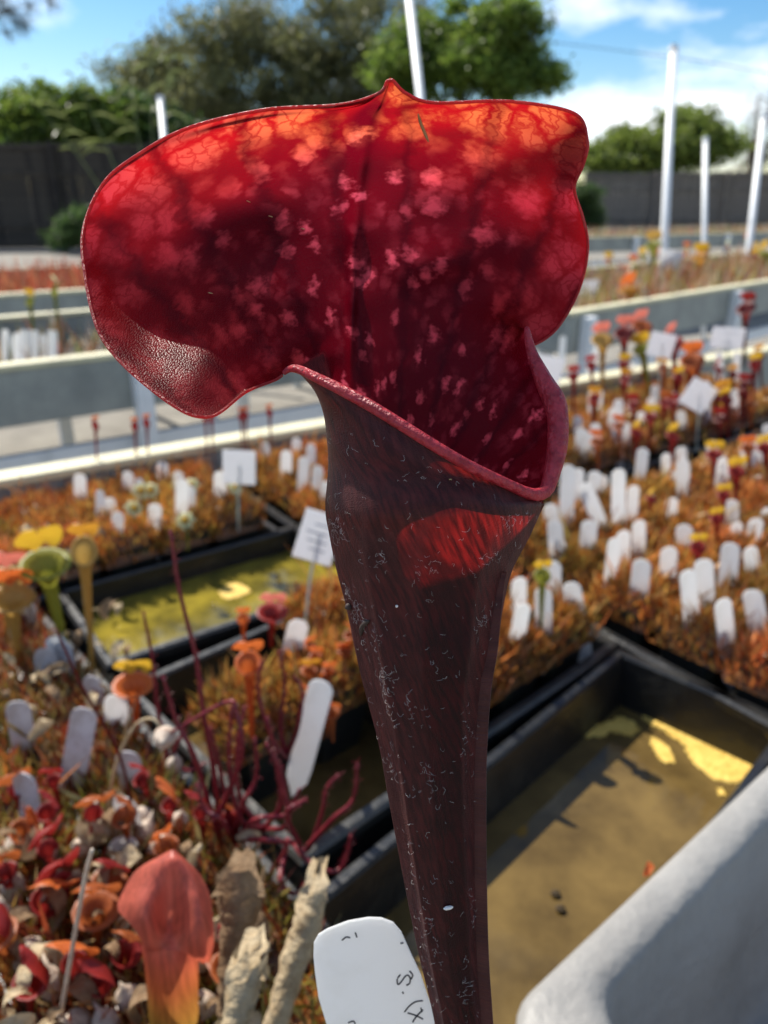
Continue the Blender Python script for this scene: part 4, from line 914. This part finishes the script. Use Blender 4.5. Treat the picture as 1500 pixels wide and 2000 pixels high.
def curl_mesh(seed, m_):
    g = np.random.default_rng(seed); n_, k_ = 10, 4; V = []; Fc = []; c = g.uniform(2.0, 5.5); tw = g.uniform(-1.5, 1.5)
    for i in range(n_):
        t_ = i/(n_-1); a = c*t_; w = .0055*math.sin(math.pi*(.08+.86*t_))**.7; x = .018*math.sin(a)/c*2.2; z = .018*(1-math.cos(a))/c*2.2; 
        for j in range(k_):
            u = -1+2*j/(k_-1); V.append((x+.002*math.sin(tw*t_*3)*u, w*u+.004*tw*t_, z+.0025*u*u+g.normal(0, .0004)))
    for i in range(n_-1):
        for j in range(k_-1): Fc.append([i*k_+j, i*k_+j+1, (i+1)*k_+j+1, (i+1)*k_+j])
    return mesh('dry_leaf', V, Fc, m_, True)
CURL = [curl_mesh(s_, M['straw'] if s_ % 2 else M['brown']) for s_ in range(8)]
for k in range(110):
    x, y = (random.uniform(0, 520), random.uniform(1610, 2060)) if k < 70 else (random.uniform(0, 270), random.uniform(985, 1460))
    if 500 > x > 250 and y < 1640: x -= 200
    B = Pz(x, y, .867+random.uniform(0, .014)); o = obj('dry_leaf', CURL[k % 8], None, B)
    o.rotation_euler = (random.uniform(-.7, .7), random.uniform(-1.0, .3), random.uniform(0, 6.28)); s_ = random.uniform(.45, 1.0); o.scale = (s_, s_, s_)
    tag(o, 'curled dry leaf lying in the litter of the left tray', 'leaf', 'dry leaves in the left tray')
def bulb_mesh():
    bm = bmesh.new(); bmesh.ops.create_uvsphere(bm, u_segments=12, v_segments=8, radius=.007)
    for v in bm.verts:
        z = v.co.z/.007; k = 1-.35*max(0, z)**2; v.co.x *= k*(1+.12*math.sin(5*math.atan2(v.co.y, v.co.x))); v.co.y *= k; v.co.z = v.co.z*1.25+(.006 if z > .95 else 0)
    return bm_mesh('papery_bulb', bm, M['bulb'], True)
BULB = bulb_mesh()
for (x, y) in ((186,1580),(190,1610),(275,1585),(310,1640),(350,1590),(322,1700),(200,1700),(24,1715),(8,1780),(160,1640),(392,1860),(250,1935),(205,1985),(285,1610),(340,1480),(28,1640),(395,1950),(150,1985),(60,1840),(100,1905)):
    o = obj('papery_bulb', BULB, None, Pz(x, y+14, .868)); o.rotation_euler = (random.uniform(-.6, .6), random.uniform(-.6, .6), random.uniform(0, 6)); s_ = random.uniform(.8, 1.3); o.scale = (s_, s_, s_*random.uniform(.9, 1.3))
    tag(o, 'pale papery bulb half sunk in the red litter', 'bulb', 'papery bulbs in the left tray')
def stem(pts, zb, r, m_, name, label, cat, head=None):
    B = Pz(*pts[0], zb); P_ = []
    for i, (x, y) in enumerate(pts): rr_ = ray(x, y); P_.append(C0+rr_*((B[1]-.006*i)/rr_[1]))
    P_ = crs(np.array(P_), 6)-B; v_, f_ = tube_geo(P_, np.linspace(r, r*.7, len(P_)), 7); e2 = empty(name, B); tag(e2, label, cat); obj('stalk', mesh('stalk', v_, f_, m_, True), e2)
    if head is not None: o2 = obj('withered_head', head, e2, P_[-1]); o2.scale = (1.05,)*3; o2.rotation_euler = (1.2, .4, 0)
stem([(112,2020),(140,1860),(165,1720),(180,1660)], .86, .0013, M['bulb'], 'dry_stalk', 'thin straight dry stalk standing before the coral pitcher', 'stalk')
stem([(205,1620),(225,1500),(262,1420),(300,1405),(322,1440)], .86, .0013, M['straw'], 'dry_stalk', 'arching pale stalk with drooping withered flower head', 'stalk', BULB)
stem([(268,1640),(235,1480),(160,1340),(110,1230)], .86, .0011, PC['dark'], 'red_stalk', 'thin dark red stalk leaning across the grey tags', 'stalk')
# ------------------------------------------------------------------ the lettered white tag beside the maroon tube
def big_tag():
    d_ = .205; ptsl = [(612,1868),(613,1842),(622,1826),(640,1815),(680,1800),(720,1793),(745,1794),(768,1803),(784,1822),(800,1858),(822,1905),(840,1960),(872,2060),(935,2300),(880,2330),(740,2330),(690,2150),(640,2010),(622,1950),(615,1900)]
    front_ = np.array([W(x, y, d_+(y-1800)*.00002) for x, y in ptsl]); o_ = front_[-5]; n_ = len(ptsl); th = Dv*.0009
    bm = bmesh.new(); a = [bm.verts.new(tuple(p-o_)) for p in front_]; b = [bm.verts.new(tuple(p-o_+th)) for p in front_]
    bm.faces.new(a); bm.faces.new(b[::-1])
    for i in range(n_): bm.faces.new((a[i], b[i], b[(i+1) % n_], a[(i+1) % n_]))
    bmesh.ops.recalc_face_normals(bm, faces=bm.faces)
    bmesh.ops.bevel(bm, geom=[e_ for e_ in bm.edges if len(e_.link_faces) == 2 and abs(e_.link_faces[0].normal.dot(e_.link_faces[1].normal)) < .4], offset=.00025, segments=2, affect='EDGES')
    e2 = empty('plant_tag', o_); tag(e2, 'large white tag with handwritten letters standing beside the maroon tube', 'plant tag'); obj('tag_blade', bm_mesh('tag_blade', bm, M['tag']), e2)
    strokes = [[(782,1903),(776,1912),(777,1922),(783,1918),(790,1908),(796,1904),(801,1910),(800,1920),(794,1924)],[(800,1896),(806,1904),(803,1912)],[(786,1937),(788,1940)],
               [(790,1976),(800,1964),(812,1956),(826,1954)],[(796,1978),(810,1982),(826,1990)],[(826,1972),(814,1984),(806,1996)],[(822,1968),(824,1976)],
               [(668,1836),(676,1830),(684,1831)],[(694,1821),(697,1830)],[(680,1997),(690,1994),(694,1999)],[(782,1842),(788,1841)]]
    parts = [tube_geo(np.array([W(x, y, d_+(y-1800)*.00002)-Dv*.00008-o_ for x, y in crs(np.array(s_, float), 4)]), .00022, 5) for s_ in strokes]
    v2, f2 = join_geo(parts); obj('handwriting', mesh('handwriting', v2, f2, M['ink']), e2)
big_tag()
# floating bits on the brown water
DARKBULB = BULB.copy(); DARKBULB.materials[0] = M['soil']
for (x, y, s_) in ((770, 1705, 1.4), (1085, 1745, .8), (1095, 1775, .8)):
    o = obj('floating_bud', BULB, None, Pz(x, y, ZD+.022)); o.scale = (s_*.7, s_*.6, s_*.35); o.data = BULB if s_ > 1 else DARKBULB; tag(o, 'pale bud floating on the brown tray water' if s_ > 1 else 'dark crumb floating on the brown tray water', 'bud', None if s_ > 1 else 'crumbs on the brown water')
B = Pz(1275, 1680, ZT); o = obj('fallen_leaf', CURL[1], None, B); o.data = CURL[1].copy(); o.data.materials[0] = PC['orange']; o.rotation_euler = (.3, -1.3, .8); o.scale = (.45,)*3; o.location.z -= .006; tag(o, 'small red leaf tip poking over the grey tub rim', 'leaf')

# bright golden sheets laid on the water along the walls of the brown water tray, and flecks on the algae water
M['gold_patch'] = mat('golden_patch', (.72, .50, .12), .6, .3, (60, (.55, .34, .06), .4, .7), (200, .4))
def surface_patch(name, outline, z, label, seed, m_='gold_patch'):
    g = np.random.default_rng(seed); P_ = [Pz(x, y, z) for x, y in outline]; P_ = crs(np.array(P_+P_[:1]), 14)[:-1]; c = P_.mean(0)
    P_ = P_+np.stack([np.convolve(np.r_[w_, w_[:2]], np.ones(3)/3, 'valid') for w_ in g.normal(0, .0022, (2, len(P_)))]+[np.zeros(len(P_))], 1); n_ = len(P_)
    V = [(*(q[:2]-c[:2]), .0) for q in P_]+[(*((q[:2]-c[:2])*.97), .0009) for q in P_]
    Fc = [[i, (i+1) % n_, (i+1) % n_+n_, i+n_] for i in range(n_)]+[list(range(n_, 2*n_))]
    tag(obj(name, mesh(name, V, Fc, M[m_]), None, (c[0], c[1], z+.0002)), label, 'surface_patch')
zw = ZD+.020
surface_patch('golden_patch', [(1243,1378),(1275,1372),(1340,1408),(1420,1452),(1488,1500),(1470,1520),(1430,1530),(1385,1515),(1350,1485),(1335,1455),(1300,1432),(1262,1408)], zw, 'long golden patch along the tray wall', 1)
surface_patch('golden_patch', [(1130,1440),(1150,1422),(1185,1412),(1210,1400),(1238,1412),(1248,1428),(1225,1438),(1205,1432),(1170,1438)], zw, 'golden patch by the corner of the brown water', 2)
surface_patch('golden_patch', [(1265,1440),(1285,1445),(1310,1470),(1318,1488),(1300,1490),(1280,1470)], zw, 'small golden island on the brown water', 3)
surface_patch('golden_patch', [(1400,1545),(1412,1540),(1420,1550),(1408,1556)], zw, 'tiny golden fleck by the tub rim', 4)
za = ZD+.046
surface_patch('golden_patch', [(428,1155),(450,1140),(480,1145),(490,1158),(465,1168),(440,1170)], za, 'pale yellow patch on the algae water', 5)
# ------------------------------------------------------------------ low plants on the far benches (uncountable at this distance)
def bench_plants(o, ang, x0, x1, y0, y1, z, n, pal, hb, wb, label, seed):
    g = np.random.default_rng(seed); x = g.uniform(x0, x1, n); y = g.uniform(y0, y1, n); ca, sa = math.cos(ang), math.sin(ang)
    base = np.stack([o[0]+x*ca-y*sa, o[1]+x*sa+y*ca, np.full(n, z)], -1); h = g.uniform(*hb, n)*(.5+g.random(n)); l_ = g.normal(0, .3, (n, 2)); az = g.uniform(0, 6.28, n)
    tip = base+np.stack([l_[:, 0]*h, l_[:, 1]*h, h], -1); m_ = (base+tip)/2; w = np.stack([np.cos(az), np.sin(az), 0*az], -1)*(wb*(.5+g.random(n)))[:, None]
    c = pal[g.integers(0, len(pal), n)]*(.6+.8*g.random((n, 1)))
    me = mesh('low_plants', np.stack([base-w*.3, m_-w, tip, m_+w], 1).reshape(-1, 3), np.arange(n*4).reshape(-1, 4), M['blade'], cols={'tint': np.repeat(c, 4, 0)})
    return tag(obj('low_plants', me), label, 'plants', None, 'stuff')
MIX = np.array([(.42, .16, .07), (.5, .30, .2), (.30, .28, .08), (.55, .42, .3), (.35, .10, .05), (.40, .34, .10)])
bench_plants(pD, R(42), .1, 3.5, .06, .9, .78, 9000, MIX, (.05, .15), .006, 'mixed low pitcher plants crowding the bench with the corner leg', 21)
bench_plants(pC, R(33), -1.4, 3.1, .06, 1.2, .78, 14000, PAL['red'], (.10, .15), .006, 'low strip of red plants on the bench near the dark fence', 22)
bench_plants(pB, R(35.6), -1.1, 1.0, .06, .8, .78, 2600, np.array([(.4, .36, .3), (.45, .30, .15), (.25, .25, .12), (.3, .12, .07)]), (.04, .11), .005, 'pale straggling plants on the first bench across the aisle', 23)
bench_plants(pE, R(27), -.7, 4.5, .1, 1.2, .78, 5000, MIX, (.06, .14), .01, 'pinkish low plants on the far bench by the plank fence', 24)
# two green shoots on the bench across the aisle
for (x, y, yb) in ((56, 565, 690), (104, 535, 690)): small_pitcher(x, y, x+14, yb, 'green', 'yellow' if x == 56 else 'cream', 'thin green shoot with yellow top on the bench across the aisle' if x == 56 else 'thin green shoot with pale cream top on the bench across the aisle', None, .80, 1.0)
# ------------------------------------------------------------------ white posts
def post(xt, yt, xb, yb, d_, r, label):
    T, B = W(xt, yt, d_), W(xb, yb, d_); u = (B-T)/abs(B[2]-T[2]); B = T+u*(T[2]-.0); T2 = T
    P_ = np.array([B, (B+T2)/2, T2]); r *= .72; v_, f_ = tube_geo(P_-B, r, 14); e2 = empty('white_post', B); tag(e2, label, 'post', 'white pipe posts')
    obj('pipe', mesh('pipe', v_, f_, M['white_paint'], True), e2)
    c = tube_geo(np.array([T2-u*0-B-(T2-B)/np.linalg.norm(T2-B)*.03, T2-B, T2-B+(T2-B)/np.linalg.norm(T2-B)*.004]), r*1.16, 14); obj('cap', mesh('cap', *c, M['white_paint']), e2)
post(797, -25, 822, 195, 4.6, .033, 'white pipe post standing behind the tip of the red hood')
post(313, 190, 320, 268, 5.6, .030, 'short white pipe post rising before the left shrubs')
post(1316, 92, 1297, 480, 4.4, .031, 'tall white pipe post beside the yellow pitchers')
post(1378, 270, 1376, 450, 6.5, .029, 'shorter white pipe post before the grey plank fence')
post(1492, 225, 1467, 450, 5.4, .031, 'white pipe post before the bare brown tree')
# overhead wire
P_ = np.array([W(x, y, 14) for x, y in ((1040, 78), (1180, 95), (1300, 110), (1420, 128), (1620, 165))]); v_, f_ = tube_geo(crs(P_, 6)-P_[0], .006, 5)
tag(obj('overhead_wire', mesh('overhead_wire', v_, f_, M['black_plastic']), None, P_[0]), 'thin overhead wire crossing the cloudy sky', 'wire')
# ------------------------------------------------------------------ plank fences
def fence(A, B_, h, pw, mats, label, rails=True):
    A, B_ = np.array(A), np.array(B_); ln = float(np.linalg.norm(B_-A)); an = math.atan2(B_[1]-A[1], B_[0]-A[0]); e2 = empty('plank_fence', (A[0], A[1], 0), an); tag(e2, label, 'fence')
    n_ = int(ln/pw); pm_ = [box_mesh('plank', pw-.004, .022, h*k, m_, .003, (0, 0, h*k/2), 1) for m_ in mats for k in (1.0, .985)]
    for i in range(n_): o = obj('plank', pm_[random.randrange(len(pm_))], e2, ((i+.5)*pw, random.uniform(-.004, .004), .01))
    for z in ((h*.22, h*.72, h*.96) if rails else (h*.97,)): obj('rail', box_mesh('rail', ln, .05, .09, mats[0], .004), e2, (ln/2, -.042, z))
    for i in range(int(ln/2.4)+1): obj('post', box_mesh('post', .1, .1, h+.05, mats[-1], .004), e2, (min(i*2.4+.05, ln), -.118, (h+.05)/2))
    return e2
fence((-13, 20.2), (3.5, 22.5), 2.45, .15, [M['wood_dark'], mat('black_brown_wood', (.03, .026, .024), .85, .2, (5, (.06, .05, .042), .4, .7))], 'dark weathered plank fence below the shrubs')
fence((7.2, 30), (22, 27.5), 2.0, .16, [M['wood_grey'], mat('pale_grey_wood', (.20, .175, .15), .85, .2, (5, (.13, .11, .095), .4, .7))], 'grey brown plank fence behind the white posts')
# ------------------------------------------------------------------ trees and shrubs
def leaves(g, cen, n, size, cols, asp=.45, droop=0.0):
    """leaf diamonds at points cen (n,3)"""
    d1 = g.normal(0, 1, (n, 3)); d1[:, 2] += droop; d1 /= np.linalg.norm(d1, axis=1)[:, None]; d2 = np.cross(d1, g.normal(0, 1, (n, 3))); d2 /= np.linalg.norm(d2, axis=1)[:, None]
    s_ = size*(.6+.8*g.random((n, 1))); v_ = np.stack([cen-d1*s_, cen-d2*s_*asp, cen+d1*s_, cen+d2*s_*asp], 1).reshape(-1, 3)
    c = cols[g.integers(0, len(cols), n)]*(.65+.7*g.random((n, 1))); return v_, np.repeat(c, 4, 0)
def tree(name, label, cat, x, y, d_, rx, ry, zc, rz_, n_cl, per, size, cols, seed, group=None, trunk=True, cl_r=.28, asp=.45, droop=0.0, base_z=0.0, lobes=None, flat=.75):
    g = np.random.default_rng(seed); c = W(x, y, d_); cx, cy = c[0], c[1]; zc = c[2] if zc is None else zc
    e2 = empty(name, (cx, cy, 0)); tag(e2, label, cat, group)
    dirs = g.normal(0, 1, (n_cl, 3)); dirs /= np.linalg.norm(dirs, axis=1)[:, None]; rad_ = g.random(n_cl)**.45
    P_ = dirs*rad_[:, None]*np.array([rx, ry, rz_]); P_[:, 2] += zc
    if lobes is not None:
        lc = np.array([(W(lx, ly, d_)-c)*[1, 0, 1]+[0, g.normal(0, ry*.3), 0] for lx, ly, lr in lobes]); lr = np.array([l_[2]/F*d_ for l_ in lobes])
        k = g.choice(len(lobes), n_cl, p=lr**2/np.sum(lr**2)); P_ = lc[k]+dirs*rad_[:, None]*lr[k][:, None]*np.array([1, 1, flat]); P_[:, 2] += c[2]
    P_[:, 2] = np.maximum(P_[:, 2], base_z+.1)
    pts = np.repeat(P_, per, 0)+g.normal(0, 1, (n_cl*per, 3))*cl_r*np.array([1, 1, .7])
    pts[:, 2] = np.maximum(pts[:, 2], .05)
    v_, t_ = leaves(g, pts, len(pts), size, cols, asp, droop)
    bright = np.repeat(.8+.45*g.random((n_cl, 1)), per*4, 0)
    obj('crown', mesh('crown', v_, np.arange(len(v_)).reshape(-1, 4), M['leaf'], cols={'tint': t_*bright}), e2)
    if trunk:
        top = P_.mean(0); parts = [tube_geo(np.array([[0, 0, -.1], [.05, 0, top[2]*.4], [top[0]*.6, top[1]*.6, top[2]]]), np.array([.22, .16, .07])*max(rz_, 1)*.45, 9)]
        for k in range(0, n_cl, max(1, n_cl//26)):
            s0 = np.array([top[0]*.3, top[1]*.3, top[2]*g.uniform(.35, .85)]); q = P_[k]; m_ = (s0+q)/2+np.array([0, 0, .15*rz_*g.random()])
            parts.append(tube_geo(crs(np.array([s0, m_, q]), 3), np.linspace(.06, .012, 7)*max(rz_, 1)*.45, 5, False))
        v_, f_ = join_geo(parts); obj('trunk', mesh('trunk', v_, f_, M['bark'], True), e2)
    return e2
OLIVE = 1.7*np.array([(.075, .08, .03), (.095, .10, .038), (.06, .065, .028), (.12, .12, .055)]); GREEN = 1.55*np.array([(.075, .12, .018), (.10, .15, .02), (.055, .09, .015), (.13, .17, .03)])
DEEP = 1.4*np.array([(.03, .055, .015), (.045, .075, .02), (.025, .045, .015)]); LIME = 1.4*np.array([(.13, .17, .03), (.10, .14, .025), (.16, .20, .045)]); BROWN = np.array([(.16, .10, .06), (.20, .13, .08), (.11, .08, .05)])
tree('olive_tree', 'tall grey olive feathery tree behind the red hood', 'tree', 500, 140, 36, 6, 3.5, None, 4, 420, 130, .17, OLIVE, 31, cl_r=.42, asp=.22, droop=1.0,
     lobes=[(280, 170, 90), (310, 110, 70), (390, 150, 100), (450, 80, 90), (520, 160, 110), (560, 60, 100), (640, 140, 110), (680, 50, 95), (760, 90, 110), (600, 230, 90), (420, 240, 90), (300, 240, 80), (740, 200, 90)], flat=1.0)
tree('round_tree', 'bright green rounded tree beside the white post', 'tree', 900, 110, 30, 4, 3, None, 2, 260, 130, .12, GREEN, 32, cl_r=.30, lobes=[(760, 130, 55), (830, 90, 70), (900, 60, 80), (980, 70, 75), (1030, 110, 50), (900, 140, 75), (980, 150, 55), (1060, 150, 34), (800, 170, 50), (1000, 40, 50), (1075, 145, 22)])
tree('leafy_shrub', 'dense green shrub over the dark fence with yellowish tips', 'shrub', 90, 240, 24, 2.6, 1.5, None, 1.2, 260, 120, .11, GREEN*.9, 33, cl_r=.22, lobes=[(20, 240, 60), (90, 230, 65), (160, 230, 60), (220, 250, 60), (60, 280, 60), (150, 285, 70), (30, 200, 40), (-30, 260, 60), (-60, 300, 60)])
tree('leafy_shrub', 'dark green shrub at the near end of the olive tree', 'shrub', 250, 270, 25, 2, 1.5, None, 1, 140, 120, .11, DEEP, 34, cl_r=.22, lobes=[(240, 230, 60), (290, 270, 60), (350, 280, 60), (210, 290, 50)])
tree('round_tree', 'lime green rounded tree above the grey plank fence', 'tree', 1300, 280, 38, 4, 3, None, 2, 200, 120, .14, LIME, 35, cl_r=.32, lobes=[(1200, 300, 45), (1240, 285, 50), (1300, 275, 60), (1360, 255, 52), (1390, 290, 45), (1320, 310, 55), (1180, 320, 40), (1260, 320, 50), (1345, 235, 30)])
tree('bare_tree', 'hazy brown half bare tree behind the last white post', 'tree', 1480, 260, 40, 2.5, 2, None, 3, 70, 70, .07, BROWN, 36, cl_r=.35, asp=.15, lobes=[(1480, 240, 45), (1500, 300, 60), (1450, 310, 40), (1530, 230, 60)], flat=1.4)
tree('leafy_shrub', 'deep green shrub growing against the grey plank fence', 'shrub', 1145, 400, 24, 1, .8, None, .9, 60, 110, .07, DEEP*1.2, 37, cl_r=.16, lobes=[(1130, 380, 35), (1150, 415, 35), (1120, 430, 30), (1165, 440, 25)])
tree('leafy_shrub', 'low green shrub at the foot of the dark fence', 'shrub', 140, 450, 18, .8, .5, None, .5, 40, 90, .05, DEEP*1.5, 38, cl_r=.12, lobes=[(150, 440, 30), (120, 465, 25), (180, 420, 25)], trunk=False)
# overhanging needle branch, top left
def needle_branch():
    g = np.random.default_rng(3); d_ = 9; P_ = crs(np.array([W(x, y, d_) for x, y in ((-140, -40), (-60, 0), (0, 20), (35, 30), (58, 62))]), 6); parts = [tube_geo(P_, np.linspace(.03, .005, len(P_)), 6)]
    e2 = empty('pine_branch', P_[0]); tag(e2, 'dark needled pine branch hanging into the blue sky', 'branch'); o0 = P_[0]
    parts2 = []
    for c_ in ((20, 20), (45, 50), (8, 60), (-10, 30), (55, 10), (30, 45), (0, 5), (95, 2)):
        q = W(*c_, d_); parts.append(tube_geo(np.array([P_[len(P_)//2], (P_[len(P_)//2]+q)/2, q]), .004, 4))
        for k in range(60):
            dr = g.normal(0, 1, 3)+np.array([.5, 0, -.2]); dr /= np.linalg.norm(dr); parts2.append(tube_geo(np.array([q, q+dr*.09, q+dr*.18]), np.array([.0025, .002, .0008]), 3, False))
    v_, f_ = join_geo(parts); obj('twig', mesh('twig', v_-o0, f_, M['bark']), e2); v_, f_ = join_geo(parts2); n = obj('needles', mesh('needles', np.array(v_)-o0, f_, mat('pine_needle', (.06, .07, .045), .6)), e2); n['kind'] = 'stuff'
    # hang it from a tree outside the frame
needle_branch()
# giant reed with arching pale blades
def reed():
    g = np.random.default_rng(9); B = np.array([*W(300, 300, 17)[:2], 0.0]); e2 = empty('giant_reed', B); tag(e2, 'tall reed with arching pale blades in front of the olive tree', 'reed'); m_ = mat('reed_blade', (.16, .20, .06), .45, .5, (4, (.26, .28, .12), .4, .7), None, .35)
    for k, (x, y) in enumerate(((250, 90), (300, 70), (330, 110), (60, 190), (150, 160))):
        T = W(x, y, 17)-B; P_ = crs(np.array([[T[0]*.2, 0, 0], [T[0]*.6, .1, T[2]*.6], T]), 8); v_, f_ = tube_geo(P_, np.linspace(.025, .006, len(P_)), 6); obj('cane', mesh('cane', v_, f_, m_, True), e2)
        for j in range(13):
            p_ = P_[g.integers(len(P_)//2, len(P_))]; dr = np.array([g.normal(0, 1), g.normal(0, .6), .5]); dr /= np.linalg.norm(dr); ln = g.uniform(.4, .9); V = []
            for i in range(6):
                t_ = i/5; c_ = p_+dr*ln*t_-np.array([0, 0, .6*ln*t_*t_]); w = np.cross(dr, [0, .8, .6]); w = w/np.linalg.norm(w)*.028*math.sin(math.pi*(.1+.88*t_)); V += [c_-w, c_+w+np.array([0, .004, 0])]
            obj('blade', mesh('blade', V, [[2*i, 2*i+1, 2*i+3, 2*i+2] for i in range(5)], m_, True), e2)
reed()
